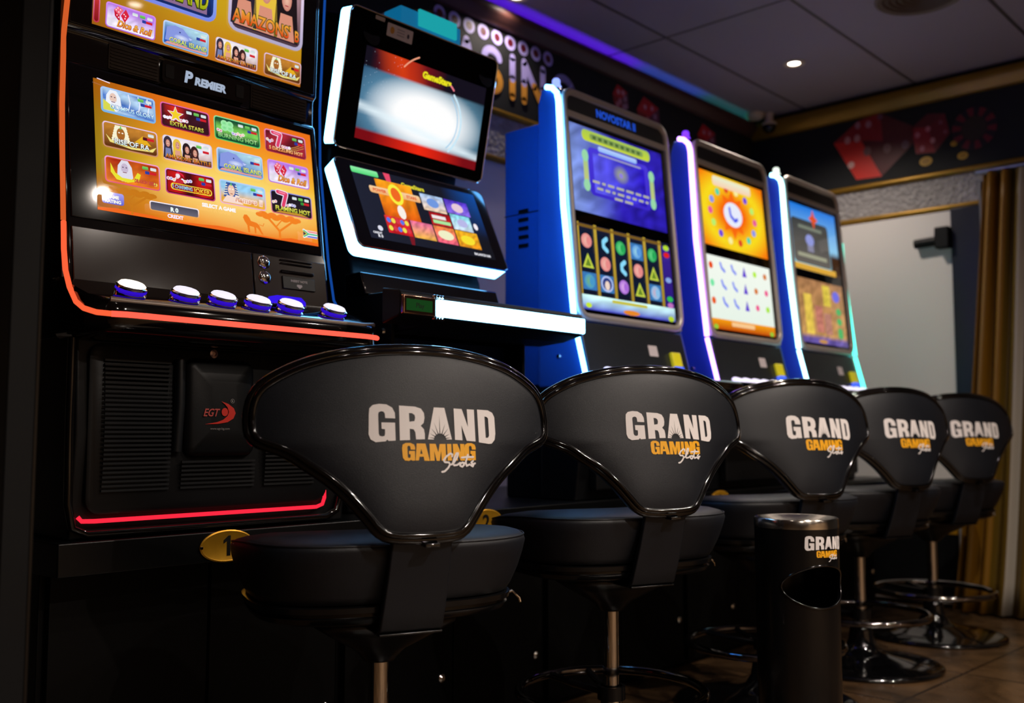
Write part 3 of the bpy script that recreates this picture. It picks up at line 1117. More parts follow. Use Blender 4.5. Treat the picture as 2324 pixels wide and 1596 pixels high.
tag(obj('smoke_detector', MB().lathe([(.05, 0), (.05, -.012), (.042, -.026), (.028, -.032), (0, -.032)], (4.69, 2.56, CZ), 28), M['cream'], smooth=True), 'cream smoke detector on the ceiling near the far corner', 'smoke detector')
t = thing('dome_camera', 'small dome security camera hanging at the far ceiling corner', 'security camera', (4.735, 2.50, CZ))
part('mount', MB().lathe([(.022, 0), (.022, -.05), (.038, -.052), (.038, -.066), (0, -.066)], (4.735, 2.50, CZ), 24), M['cream'], t, smooth=True)
part('dome', MB().lathe([(.036, -.066), (.036, -.075), (.03, -.092), (.018, -.104), (0, -.108)], (4.735, 2.50, CZ), 24), M['lens'], t, smooth=True)
t = thing('ceiling_vent', 'large round dark ceiling vent at the top right of the frame', 'ceiling vent', (3.83, 1.37, CZ))
part('rim', MB().lathe([(.14, 0), (.165, 0), (.168, -.008), (.158, -.014), (.14, -.008)], (3.83, 1.37, CZ), 48, cap=False), mat('vent_rim', '#6a5a4a', .5), t, smooth=True)
mb = MB().lathe([(.0, -.004), (.14, -.004), (.14, -.001), (0, -.001)], (3.83, 1.37, CZ), 40)
for r in (.03, .055, .08, .105, .13):
    mb.lathe([(r, -.003), (r + .01, -.009), (r + .014, -.003)], (3.83, 1.37, CZ), 40, cap=False)
part('grille', mb, mat('vent_grille', '#4a3420', .6), t, smooth=True)

# ------------------------------------------------------------------ left partition
t = thing('partition', 'black side partition at the left edge beside the first machine', 'partition', (.58, 2.0, 0))
part('panel', MB().box((.56, 1.50, 0), (.60, 2.63, 2.3)), M['matte'], t, bevel=.002)
part('edge_strip', MB().box((.6, 1.50, 0), (.604, 1.512, 2.3)), M['shell'], t)

# ------------------------------------------------------------------ counter and base cabinets
CT = .60
ctr = obj('counter', MB().box((.79, 1.85, .537), (4.62, 2.63, CT)), M['counter'], bevel=.003)
tag(ctr, 'long black counter top carrying the five gaming machines', 'counter')
ends = [.80, 1.50, 2.245, 2.99, 3.70, 4.60]
cl_lab = ['under the nearest machine', 'under the second machine with the bright white console', 'behind the second stool', 'behind the ashtray bin', 'at the far end of the counter']
for k in range(5):
    x0, x1 = ends[k] + .002, ends[k + 1] - .002
    t = thing('base_cabinet', 'black base cabinet ' + cl_lab[k], 'cabinet', ((x0 + x1) / 2, 2.2, 0), group='base cabinets under the counter')
    part('body', MB().box((x0, 1.955, 0), (x1, 2.62, .537)), M['base'], t, bevel=.002)
    xm = (x0 + x1) / 2
    for q, (u0, u1) in enumerate(((x0 + .012, xm - .003), (xm + .003, x1 - .012))):
        d = part('door', MB().box((u0, 1.935, .02), (u1, 1.955, .53)), M['base'], t, bevel=.002)
        lx = u1 - .04 if q == 0 else u1 - .03
        part('lock', MB().lathe([(.0, -.008), (.006, -.008), (.011, -.004), (.011, 0)], (lx, 1.935, .165), 16, axis=(0, 1, 0)), M['brushed'], d, smooth=True)

# oval brass number plates
def plate(n, x, z, label):
    t = thing('number_plate', label, 'number plate', (x, 1.85, z), group='oval brass number plates')
    w_, h = .063, .033
    mb = MB()
    rings = []
    for k_, y in ((1, 1.8495), (1, 1.8475), (.95, 1.846), (.9, 1.8468)):
        rings.append([(x + w_ * k_ * math.cos(2 * PI * i / 48), y, z + h * (k_ if k_ == 1 else k_ - .03) * math.sin(2 * PI * i / 48)) for i in range(48)])
    mb.loft(rings)
    part('plate', mb, M['gold'], t, smooth=True)
    a_ = Art()
    if n == '1':
        a_.poly([(-.002, -.02), (.0065, -.02), (.0065, .021), (.001, .021), (-.010, .012), (-.010, .005), (-.002, .010)], '#0a0805')
    else:
        a_.text(n, 0, 0, .040, '#0a0805', None, bold=.025)
    a_.build('numeral', lambda u, v, hh: (x + u, 1.8465 - hh, z + v), t, PRINT)
    for s_ in (-1, 1):
        part('screw', MB().lathe([(0, -.0025), (.003, -.002), (.0035, 0)], (x + s_ * .06, 1.8465, z), 12, axis=(0, 1, 0)), M['chrome'], t, smooth=True)


plate('1', 1.137, .569, 'oval brass plate numbered 1 on the counter edge left of the nearest stool')
plate('2', 1.905, .569, 'oval brass plate numbered 2 half hidden behind the second stool seat')
plate('3', 3.085, .569, 'oval brass plate numbered 3, a sliver behind the third stool')
plate('4', 3.79, .569, 'oval brass plate numbered 4 seen between the third and fourth stools')

# ------------------------------------------------------------------ machine 1 (nearest)
def led(name, col, st): return emis(name, col, st)


def panel_fn(x0, pA, pB):
    """frame on an x-extruded slanted plane: pA=(y,z) bottom, pB=(y,z) top"""
    A_, B_ = Vector((0, pA[0], pA[1])), Vector((0, pB[0], pB[1]))
    V = (B_ - A_).normalized()
    N = Vector((1, 0, 0)).cross(V)
    if N.y > 0: N = -N
    def f(u, v, h): return Vector((x0 + u, 0, 0)) + A_ + V * v + N * h
    return f, (B_ - A_).length, N


def slab(mb, fn, u0, v0, u1, v1, h0, h1):
    mb.hexa([fn(u0, v0, h0), fn(u1, v0, h0), fn(u1, v0, h1), fn(u0, v0, h1), fn(u0, v1, h0), fn(u1, v1, h0), fn(u1, v1, h1), fn(u0, v1, h1)])
    return mb


def rslab(mb, fn, u0, v0, u1, v1, r, h0, h1, n=6):
    pts = []
    for cx, cy, a0 in ((u1 - r, v1 - r, 0), (u0 + r, v1 - r, 90), (u0 + r, v0 + r, 180), (u1 - r, v0 + r, 270)):
        for k in range(n + 1):
            a_ = math.radians(a0 + k * 90 / n)
            pts.append((cx + r * math.cos(a_), cy + r * math.sin(a_)))
    mb.loft([[fn(p[0], p[1], h0) for p in pts], [fn(p[0], p[1], h1) for p in pts]])
    return mb


def rpath(u0, v0, u1, v1, r, n=6):
    pts = []
    for cx, cy, a0 in ((u1 - r, v1 - r, 0), (u0 + r, v1 - r, 90), (u0 + r, v0 + r, 180), (u1 - r, v0 + r, 270)):
        for k in range(n + 1):
            a_ = math.radians(a0 + k * 90 / n)
            pts.append((cx + r * math.cos(a_), cy + r * math.sin(a_)))
    return pts


m1 = thing('slot_machine', 'black two-screen machine with orange game menu and red light line, nearest', 'gaming machine', (1.138, 2.2, CT))
XL, XR = .826, 1.452
prof = [(1.93, .985), (1.93, 1.09), (1.95, 1.213), (1.954, 1.225), (2.004, 1.556), (2.012, 1.565), (2.012, 1.625), (2.0, 1.635), (1.985, 2.12), (2.02, 2.16), (2.45, 2.16), (2.45, .985)]
part('cabinet_head', MB().prism_x(prof, XL, XR), M['piano'], m1, bevel=.004)
lb = [(1.88, CT), (1.875, .66), (1.865, .80), (1.875, .99), (2.45, .99), (2.45, CT)]
part('lower_body', MB().prism_x(lb, XL - .006, XR + .006), M['dark'], m1, bevel=.006)
# console deck with cut corners
dk = MB()
def deck_ring(o, z0f, zb):
    pts = [(.80 + o, 1.93), (.80 + o, 1.80), (.835 + o, 1.765 + o), (.86 + o, 1.757 + o), (1.425 - o, 1.757 + o), (1.455 - o, 1.765 + o), (1.477 - o, 1.79 + o), (1.477 - o, 1.93)]
    return [(x, y, z0f + (zb - z0f) * (y - 1.757) / .173) for x, y in pts]
dk.loft([deck_ring(.025, .982, .975), deck_ring(.008, .99, .985), deck_ring(.0, 1.002, 1.0), deck_ring(.0, 1.036, 1.095), deck_ring(.006, 1.043, 1.102)])
part('deck', dk, M['piano'], m1, smooth=True)
lip = MB().tube([(.835, 1.772, 1.0465), (.865, 1.7665, 1.0445), (1.42, 1.7665, 1.0445), (1.465, 1.785, 1.05)], .0058, seg=10)
part('deck_edge', lip, mat('deck_lip_tan', '#a8968a', .35, metal=.3), m1, smooth=True)
# red light line: along the deck front and up the left side
z1 = 1.019
pf = [(1.478, 1.786, z1 + .002), (1.455, 1.763, z1), (1.425, 1.7555, z1), (.86, 1.7555, z1), (.834, 1.763, z1)]
part('light_strip', MB().tube(pf, .0056, seg=10), led('led_red', '#ff5240', 1.7), m1, smooth=True)
ps = [(.834, 1.763, z1), (.812, 1.776, z1 + .002), (.800, 1.80, z1 + .010), (.798, 1.83, 1.044), (.798, 1.86, 1.074), (.801, 1.888, 1.11), (.808, 1.915, 1.155), (.815, 1.935, 1.19), (.818, 1.945, 1.214)]
part('light_strip', MB().tube(ps, .0052, seg=10), led('led_orange_low', '#ff6038', 1.1), m1, smooth=True)
ps = [(.818, 1.947, 1.217), (.820, 1.965, 1.33), (.822, 1.982, 1.46), (.822, 1.985, 1.56), (.822, 1.988, 1.60), (.822, 1.975, 1.68), (.822, 1.965, 2.1)]
part('light_strip', MB().tube(ps, .0052, seg=10), led('led_orange_up', '#f06a30', .75), m1, smooth=True)
ps = [(1.478, 1.79, z1 + .002), (1.478, 1.90, z1 + .04), (1.458, 1.925, 1.12), (1.4555, 1.945, 1.213), (1.4555, 1.985, 1.46), (1.4555, 1.99, 1.60), (1.4555, 1.966, 2.1)]
part('side_strip', MB().tube(ps, .003, seg=8), led('led_blue_side', '#1c60d0', .5), m1, smooth=True)
part('side_fairing', MB().loft([[(x, y - .012, z), (x, y + .03, z), (x + .012, y + .03, z), (x + .012, y - .012, z)] for x, y, z in ((.806, 1.93, 1.10), (.812, 1.958, 1.21), (.812, 1.998, 1.46), (.812, 2.0, 1.60), (.812, 1.982, 2.1))]), M['piano'], m1, bevel=.002)

# lower screen
fn, L1, N1 = panel_fn(XL, (1.954, 1.225), (2.004, 1.556))
part('bezel', slab(MB(), fn, .01, .004, .616, L1 - .002, -.001, .003), M['glassk'], m1, bevel=.0015)
SW, SH = .543, .287
f0 = lambda u, v, h: fn(.063 + u, .026 + v, .0035 + h)
a = Art()
def bgm(u, v):
    c = mix('#f07a1c', '#f6c030', max(0, 1 - abs(v - .42) * 2.2))
    c = mix(c, '#b8a010' if v > .3 else '#d88818', max(0, 1 - u * 3.2) * .55)
    c = mix(c, '#ffee90', max(0, 1 - ((u - .62) ** 2 * 4 + (v - .3) ** 2 * 10)) * .6)
    c = mix(c, '#e86a10', max(0, v - .75) * 2.2)
    c = tuple(x * (.45 + .55 * min(1, u * 2.6 + .1)) for x in c)
    return c
a.grid(0, 0, SW, SH, 28, 16, bgm)
a.up()
gnd = [(0, .0)] + [(SW * k / 14, SH * (.02 + .012 * math.sin(k * 1.1) + .006 * math.sin(k * 2.7))) for k in range(15)] + [(SW, 0)]
a.poly(gnd, '#f0681c')
def tree(cx, k, c):
    a.stroke([(cx, .004), (cx, .022 * k), (cx - .03 * k, .05 * k)], .006 * k, c)
    a.stroke([(cx, .022 * k), (cx + .035 * k, .048 * k)], .005 * k, c)
    a.stroke([(cx - .01 * k, .03 * k), (cx + .008 * k, .05 * k)], .003 * k, c)
    for i in range(-6, 7):
        a.ell(cx + i * .0085 * k, .055 * k + .004 * math.sin(i * 2.1) * k, .012 * k, .006 * k, c, n=10)
tree(SW * .80, 1.0, '#f28222')
tree(SW * .135, .9, '#c87818')
a.up()
lx, ly, lk = SW * .66, .006, .42
a.poly([(lx + x * lk * .1, ly + y * lk * .1) for x, y in [(-.42, .62), (-.5, .8), (-.42, .98), (-.25, 1.0), (-.1, .85), (-.02, .68), (.35, .62), (.5, .5), (.62, .2), (.75, 0), (.62, 0), (.42, .28), (.3, .36), (.28, 0), (.2, 0), (.16, .35), (-.12, .38), (-.1, 0), (-.22, 0), (-.26, .4)]], '#f07c20')
a.stroke([(lx + .021, .029), (lx + .031, .027), (lx + .034, .034)], .0015, '#f07c20')
cu_ = [.027, .270, .508, .753]
cw = [.222, .218, .221, .214]
rv = [.754, .482, .213]
for r in range(3):
    for c_ in range(4):
        ICON[r * 4 + c_](a, cu_[c_] * SW, rv[r] * SH, cw[c_] * SW, .199 * SH)
L0 = a.L
a.up()
a.stroke([(.004, SH * .985), (.03, SH * .972)], .0022, '#f0e0f8')
a.rr(.009 * SW, .044 * SH, .094 * SW, .111 * SH + .006, .005, '#5a60d0', '#a8a0f0')
a.up()
a.text('GAME', .0515 * SW, .098 * SH, .0068, '#f8f8e8', .036, bold=.05)
a.text('RATING', .0515 * SW, .065 * SH, .0068, '#f8f8e8', .042, bold=.05)
a.rr(.196 * SW, .050 * SH, .407 * SW, .124 * SH, .005, '#e8a040', '#f4f0ff')
a.up()
a.rr(.201 * SW, .056 * SH, .402 * SW, .116 * SH, .0035, '#6a6878', '#484858')
a.up()
a.text('R 0', .300 * SW, .083 * SH, .0095, '#f0fff8', None, bold=.05)
a.text('CREDIT', .303 * SW, .030 * SH, .0078, '#fff0ff', .052, bold=.05, out='#d06030', ow=.02)
a.text('SELECT A GAME', .499 * SW, .168 * SH, .0085, '#ffffff', .112, bold=.05, out='#e8b0a0', ow=.02)
# flag badge
x0, y0, x1, y1 = .908 * SW, .048 * SH, .983 * SW, .112 * SH
a.rr(x0, y0, x1, y1, .002, '#f8f8f8')
a.up()
hh = y1 - y0
a.rect(x0, y0 + .7 * hh, x1, y0 + .93 * hh, '#f09098')
a.rect(x0, y0 + .05 * hh, x1, y0 + .26 * hh, '#6070d8')
a.up()
a.stroke([(x0 + .002, y1 - .001), (x0 + .016, (y0 + y1) / 2), (x0 + .002, y0 + .001)], hh * .36, '#ffffff')
a.up()
a.stroke([(x0 + .002, y1 - .002), (x0 + .015, (y0 + y1) / 2), (x0 + .002, y0 + .002)], hh * .22, '#48c090')
a.stroke([(x0 + .015, (y0 + y1) / 2), (x1, (y0 + y1) / 2)], hh * .2, '#48c090')
a.up()
a.poly([(x0, y0 + .12 * hh), (x0 + .012, (y0 + y1) / 2), (x0, y0 + .88 * hh)], '#e8d050')
a.up()
a.poly([(x0, y0 + .22 * hh), (x0 + .0085, (y0 + y1) / 2), (x0, y0 + .78 * hh)], '#403848')
o = a.build('game_screen', f0, m1, ART, dz=.00008)
o['label'] = 'orange game menu with twelve game tiles'

# upper screen
fn2, L2, N2 = panel_fn(XL, (2.0, 1.635), (1.985, 2.12))
part('bezel', slab(MB(), fn2, .01, .004, .616, L2 - .01, -.001, .003), M['glassk'], m1, bevel=.0015)
U0 = .882 - XL
f1 = lambda u, v, h: fn2(U0 + u, .013 + v, .0035 + h)
a = Art()
UW, UH = .518, .40
a.grid(0, 0, UW, UH, 14, 10, lambda u, v: mix(mix('#c07018', '#c8a018', min(1, v * 3)), '#604008', max(0, .5 - u * 1.2)))
gw, gh, gp = .111, .054, .128
xr = .910 - .882
def redsliver(a, x, y, w_, h):
    s = frame_icon(a, x, y, w_, h, '#c03048', '#e070a0', lambda u, v: mix('#801018', '#c03030', v), seed=31)
    s.text('HOT', .5, .3, .2, '#f0d040')
ICON[7](a, xr, .004, gw, gh)
ICON[6](a, xr + gp, .004, gw, gh)
ICON[5](a, xr + 2 * gp, .004, gw, gh)
a.up()
L_ = a.L
def clipped_ra():
    ICON[4](a, xr + 3 * gp, .004, UW - (xr + 3 * gp) - .0005, gh)
clipped_ra()
s = frame_icon(a, .0, .004, .014, gh, '#c03048', '#e070a0', lambda u, v: mix('#801018', '#c03030', v), seed=31)
# two big tiles
for bx, which in ((.045, 6), (.311, 5)):
    bw, bh = (.236, .18) if which == 6 else (UW - .311 - .0005, .18)
    if which == 6:
        s = frame_icon(a, bx, .084, bw, bh, '#7888e8', '#a8d8f8', lambda u, v: mix('#101c50', '#2858b8', v), seed=40)
        s.poly([(.05, .08), (.9, .08), (.9, .2), (.5, .16), (.2, .22)], '#8a6a90')
        s.poly([(.05, .4), (.1, .8), (.4, .9), (.6, .6), (.4, .4)], '#8898e0')
        a.up()
        s.text('CORAL ISLAND', .47, .27, .26, '#98a810', .88, out='#303808', col2='#f0e030')
    else:
        s = frame_icon(a, bx, .084, bw, bh, '#b0a8c8', '#f0d8f0', lambda u, v: mix('#281828', '#b89098', v), seed=41)
        for cx, hair in ((.2, '#282030'), (.48, '#e8c040'), (.76, '#1c1418')):
            s.poly([(cx - .17, .1), (cx + .17, .1), (cx + .13, .85), (cx - .13, .85)], hair)
        a.up()
        for cx in (.2, .48, .76):
            s.ell(cx, .66, .07, .16, '#f0c0a8', edge='#c88070')
            s.poly([(cx - .12, .1), (cx + .12, .1), (cx + .08, .45), (cx - .08, .45)], '#d89078')
        a.up()
        for cx in (.2, .48, .76):
            for d_ in (-.025, .025):
                s.ell(cx + d_, .69, .012, .014, '#302030', n=8)
            s.stroke([(cx - .02, .57), (cx + .02, .57)], .014, '#b03040')
        a.up()
        s.text("AMAZONS'", .44, .22, .17, '#d83818', .78, out='#4a5018', col2='#f0a838')
        s.text('B', .915, .2, .15, '#d83818', .06, out='#4a5018', col2='#f0a838')
o = a.build('game_screen', f1, m1, ART, dz=.00008)
o['label'] = 'upper game picture screen'
# the tiles must not run past the screen edge
# speaker band
bz0, bz1 = 1.566, 1.632
gm_ = mat('grille_bronze', '#3a3028', .3, metal=.6)
for ga, gb in ((.93, 1.035), (1.275, 1.425)):
    rb = MB().box((ga - .004, 2.0095, 1.569), (gb + .004, 2.0125, 1.624))
    for k in range(7):
        z = 1.572 + k * .0072
        rb.box((ga, 2.0072, z), (gb, 2.010, z + .0028))
    part('speaker_grille', rb, gm_, m1)
pl = MB()
rslab(pl, lambda u, v, h: Vector((u, 2.011 - h, v)), 1.045, 1.572, 1.255, 1.621, .008, 0, .006)
bd = part('name_plate', pl, M['piano'], m1, smooth=True)
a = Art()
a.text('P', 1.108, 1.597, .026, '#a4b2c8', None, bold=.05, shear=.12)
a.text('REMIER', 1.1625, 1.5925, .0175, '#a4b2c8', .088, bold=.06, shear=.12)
a.build('lettering', lambda u, v, h: Vector((u, 2.0045 - h, v)), bd, ART)  # emission stands in for reflections in the chrome letters
for x in (1.062, 1.238):
    part('sensor', rslab(MB(), lambda u, v, h: Vector((u, 2.0052 - h, v)), x - .010, 1.582, x + .010, 1.612, .003, 0, .002), M['black'], bd)
# fascia between screen and deck
ff, L3, N3 = panel_fn(XL, (1.93, 1.09), (1.95, 1.213))
fas = part('fascia', slab(MB(), ff, .008, .004, .415, L3 - .004, 0, .004), mat('fascia_brown_black', '#35281f', .16, coat=.3), m1, bevel=.002)
bp_ = part('validator_plate', slab(MB(), ff, .418, .004, .618, L3 - .004, 0, .004), mat('validator_black', '#35281f', .2), m1, bevel=.002)
for v in (.102, .066):
    c0 = ff(.446, v, .004)
    k_ = part('key_lock', MB().lathe([(0, .005), (.010, .006), (.0155, .003), (.017, 0)], c0, 8, axis=N3), M['chrome'], bp_, smooth=True)
    part('key_slot', slab(MB(), ff, .442, v - .0015, .450, v + .0015, .0088, .0096), M['black'], k_)
for v in (.112, .104):
    part('ridge', slab(MB(), ff, .49, v, .578, v + .0035, .004, .0075), M['gloss'], bp_, bevel=.001)
part('ridge', slab(MB(), ff, .49, .083, .58, .089, .004, .009), M['gloss'], bp_, bevel=.001)
nl = part('note_label', slab(MB(), ff, .492, .045, .582, .075, .004, .0075), M['black'], bp_, bevel=.001)
a = Art()
a.text('INSERT NOTE', .537, .065, .0055, '#d8d0c8', .052, bold=.03)
a.poly([(.528, .054), (.546, .054), (.537, .047)], '#d8d0c8')
a.rect(.53, .054, .544, .057, '#d8d0c8')
a.build('lettering', lambda u, v, h: ff(u, v, .0078 + h), nl, PRINT)
nb = MB().prism_x([(1.868, 1.088), (1.868, 1.098), (1.885, 1.110), (1.918, 1.110), (1.918, 1.088)], 1.268, 1.338)
part('note_slot', MB().box((1.25, 1.868, 1.083), (1.34, 1.928, 1.089)), M['gloss'], m1, bevel=.002)
part('slot_light', nb, emis('led_violet', '#3418e0', 1.1), m1, bevel=.003)
# six buttons on the deck
tilt = Vector((0, -math.sin(math.radians(24)), math.cos(math.radians(24))))
cap_m = mat('button_cap', '#dcdce8', .12, emit='#f4f0ff', es=.9)
cap_hot = mat('button_cap_lit', '#fff8e8', .12, emit='#fff4e0', es=2.2)
ring_m = emis('button_ring', '#3410d0', .9)
bx_ = [.901, 1.015, 1.099, 1.183, 1.266, 1.383]
for i, x in enumerate(bx_):
    y = 1.83
    zc = 1.043 + (1.102 - 1.043) * (y - 1.757) / .173
    c0 = Vector((x, y, zc))
    b = part('button', MB().lathe([(.031, -.004), (.031, .003), (.026, .0075), (0, .0075)], c0, 12, axis=tilt, ph=.2), M['chrome'], m1, smooth=True)
    part('light_ring', MB().lathe([(.026, .0075), (.0300, .0082), (.0300, .0118), (.027, .0128), (0, .0128)], c0, 12, axis=tilt, ph=.2), ring_m, b, smooth=True)
    part('cap_rim', MB().lathe([(.027, .0128), (.0305, .0135), (.0305, .0165), (.026, .0195), (.02, .0195)], c0, 12, axis=tilt, ph=.2, cap=False), M['chrome'], b, smooth=True)
    part('button_cap', MB().lathe([(.027, .0165), (.0272, .0185), (.0225, .0235), (.012, .0245), (0, .0245)], c0, 12, axis=tilt, ph=.2), cap_hot if i == 0 else cap_m, b, smooth=True)
# lower door with ribs, bulge, logo, lock, red line
dr = MB()
fy = lambda z: 1.875 - .012 * math.sin(max(0, min(1, (z - .63) / .35)) * PI)
rings = []
def dpath(o):
    return rpath(.842 + o, .648 + o, 1.395 - o, .975 - o, .03 - o * .5, 5)
part('door', MB().loft([[(x, fy(z) - .0005, z) for x, z in dpath(0)], [(x, fy(z) - .010, z) for x, z in dpath(0)], [(x, fy(z) - .013, z) for x, z in dpath(.006)]]), M['dark'], m1, smooth=True)
rbm = MB()
for k in range(30):
    z = .69 + k * .0086
    rbm.box((.868, fy(z) - .0165, z), (1.005, fy(z) - .012, z + .0042))
    if k < 7:
        rbm.box((1.03, fy(z) - .0165, z), (1.20, fy(z) - .012, z + .0042))
    if k < 20:
        rbm.box((1.225, fy(z) - .0165, z), (1.355, fy(z) - .012, z + .0042))
part('vent_ribs', rbm, M['rib'], m1)
bl = MB()
rg = []
for o_, d_ in ((0, .012), (.004, .020), (.014, .026), (.05, .028)):
    rg.append([(x, fy(z) - d_, z) for x, z in rpath(1.035 + o_, .752 + o_, 1.195 - o_, .955 - o_, .022 - min(o_, .014), 5)])
part('plaque', bl.loft(rg), M['dark'], m1, smooth=True)
part('grip_bar', MB().tube([(1.018, fy(.73) - .016, .765), (1.020, fy(.8) - .018, .86), (1.022, fy(.9) - .016, .95)], .010, seg=12), M['rib'], m1, smooth=True)
part('door_lock', MB().lathe([(0, -.004), (.0045, -.004), (.005, -.007), (.009, -.006), (.0095, 0)], (1.10, fy(.967) - .012, .966), 20, axis=(0, 1, 0)), mat('lock_metal', '#c8a8a0', .3, metal=1), m1, smooth=True)
a = Art()
cxl, czl = 1.118, .843
a.text('EGT', 1.086, czl + .001, .016, '#c85048', .038, bold=.02, shear=.35)
a.ell(1.116, czl + .002, .0075, .0085, '#e03020', n=24)
a.up()
pts = [(cxl - .010, czl + .022)]
for k in range(13):
    t_ = math.radians(75 - k * 15)
    pts.append((cxl - .004 + .0235 * math.cos(t_), czl + .001 + .021 * math.sin(t_)))
pts = [(1.108, .867), (1.124, .862), (1.137, .853), (1.141, .843), (1.136, .832), (1.122, .824), (1.100, .8205), (1.070, .8195), (1.098, .824), (1.112, .829), (1.122, .837), (1.1255, .845), (1.122, .855), (1.116, .861)]
a.poly(pts, '#e03020')
a.text('www.egt-bg.com', 1.105, .811, .0048, '#8a8480', .05, bold=.01)
a.text('R', 1.134, .868, .004, '#a8a4a0', None, bold=.02)
for k in range(12):
    t0, t1 = 2 * PI * k / 12, 2 * PI * (k + 1) / 12
    a.stroke([(1.134 + .0042 * math.cos(t0), .868 + .0042 * math.sin(t0)), (1.134 + .0042 * math.cos(t1), .868 + .0042 * math.sin(t1))], .0007, '#a8a4a0')
a.build('maker_logo', lambda u, v, h: Vector((u, fy(v) - .0285 - h, v)), m1, PRINT)
lowp = [(.832, 1.868, .645), (.838, 1.864, .637), (.86, 1.862, .636), (1.37, 1.862, .636), (1.388, 1.864, .641), (1.395, 1.866, .655), (1.396, 1.868, .672)]
part('light_strip', MB().tube(lowp, .0042, seg=10), led('led_pink', '#ff2840', 1.1), m1, smooth=True)
part('foot_rail', MB().tube([(.812, 1.872, .98), (.808, 1.862, .82), (.812, 1.866, .67), (.822, 1.868, .625), (.85, 1.868, .612), (1.40, 1.868, .612), (1.43, 1.868, .625), (1.44, 1.868, .66)], .008, seg=10), M['piano'], m1, smooth=True)

# ------------------------------------------------------------------ machine 2 (white-blue lit, twin monitors)
m2 = thing('slot_machine', 'machine with two tilted monitors edged in glowing white-blue light, second from left', 'gaming machine', (1.71, 2.2, CT))
AX, BX = 1.455, 1.972
led2 = emis('led_white_blue', (.13, .50, 1.0), 12)
led2d = emis('led_white_blue_dim', (.04, .28, 1.0), 24)
blk = M['glassk']
part('cabinet_body', MB().prism_x([(1.90, CT), (1.86, .98), (1.90, 1.20), (1.945, 1.30), (2.0, 1.48), (1.98, 1.60), (1.95, 1.84), (2.02, 1.87), (2.42, 1.87), (2.42, CT)], 1.49, 1.935), M['matte'], m2, bevel=.008)


def monitor(x0, x1, pA, pB, name, art_fn, dep=.046, sides='LB', m=(.045, .035, .045, .035)):
    fn_, L_, N_ = panel_fn(x0, pA, pB)
    W = x1 - x0
    r = .018
    sh = rslab(MB(), fn_, .004, .004, W - .004, L_ - .004, r, -dep, -.004)
    mon = part(name, sh, M['matte'], m2, smooth=True)
    part('glass', rslab(MB(), fn_, .003, .003, W - .003, L_ - .003, r, -.003, .0015), blk, mon, smooth=True)
    P3 = [fn_(u, v, .0) for u, v in rpath(.001, .001, W - .001, L_ - .001, r)]
    part('chrome_edge', MB().tube(P3, .0022, seg=8, closed=True), M['chrome'], mon, smooth=True)
    # light band: side walls between the glass and the shell
    full = rpath(0, 0, W, L_, r, 6)   # starts right/top corner, then left/top, left/bottom, right/bottom
    n = 7
    if sides == 'LB':
        seq = full[n + 3:n * 4 - 3]
    else:
        seq = full[n + 3:n * 3 - 3]
    ring = MB()
    A1 = [fn_(u, v, -.005) for u, v in seq]
    cxm, cym = W / 2, L_ / 2
    A2 = [fn_(u + (.002 if u < cxm else -.002), v + .0 , -dep + .004) for u, v in seq]
    B2 = [fn_(cxm + (u - cxm) * .985, cym + (v - cym) * .985, -dep + .004) for u, v in seq]
    B1 = [fn_(cxm + (u - cxm) * .985, cym + (v - cym) * .985, -.005) for u, v in seq]
    ring.loft([A1, A2, B2, B1, A1], cap=False, closed=False)
    part('light_band', ring, led2, mon, smooth=True)
    rb_ = slab(MB(), fn_, W - .001, r, W + .002, L_ - r, -dep + .012, -.008)
    part('light_band', rb_, led2d, mon)
    W2, H2 = W - m[0] - m[2], L_ - m[1] - m[3]
    a_ = Art()
    art_fn(a_, W2, H2)
    a_.build('screen', lambda u, v, h: fn_(m[0] + u, m[1] + v, .002 + h), mon, ART, dz=.0001)
    return mon, fn_, L_


def art_top2(a, W, H):
    def bg(u, v):
        c = mix('#0c1c34', '#1c4468', .5 + .5 * math.sin(4 * u + 2 * v))
        d = math.hypot((u - .52) * 1.5, (v - .42) * 1.7)
        if .13 < v < .80:
            c = mix(c, '#88c8e8', max(0, 1 - d * .95))
            c = mix(c, '#ffffff', min(1, max(0, 2.0 - d * 2.7)))
            ray = max(0, 1 - abs(v - (.36 - .22 * u)) * 14)
            c = mix(c, '#e8f8ff', ray * .85)
        elif v >= .80:
            d2 = abs(u - .27 - (1 - v) * .2)
            c = mix('#14101c', '#f05010', max(0, 1 - d2 * 5))
            c = mix(c, '#b01818', max(0, .6 - abs(u - .35) * 2))
        else:
            c = mix('#780c14', '#f02810', max(0, 1 - abs(u - .5) * 2.6))
        return c
    a.grid(0, 0, W, H, 48, 30, bg)
    a.up()
    cx, cy = .52 * W, .45 * H
    for rr_, wd, c in ((.30, .006, '#c8e8f8'), (.27, .003, '#98c8e8')):
        a.stroke([(cx + rr_ * W * math.cos(math.radians(t_)), cy + rr_ * W * .85 * math.sin(math.radians(t_))) for t_ in range(-42, 48, 8)], wd, c)
    a.stroke([(cx + .30 * W * math.cos(math.radians(t_)), cy + .30 * W * .95 * math.sin(math.radians(t_))) for t_ in range(48, 62, 4)], .005, '#f08090')
    a.stroke([(cx + .31 * W * math.cos(math.radians(t_)), cy + .36 * W * math.sin(math.radians(t_))) for t_ in range(112, 140, 6)], .004, '#f0a080')
    rnd = random.Random(4)
    for k in range(40):
        a.ell(rnd.uniform(0, .3) * W, rnd.uniform(.45, 1) * H, .0007, .0007, '#c8dcf0', n=6)
    a.up()
    a.text('GameStars', .57 * W, .905 * H, .017, '#e8e020', .11, bold=.06)


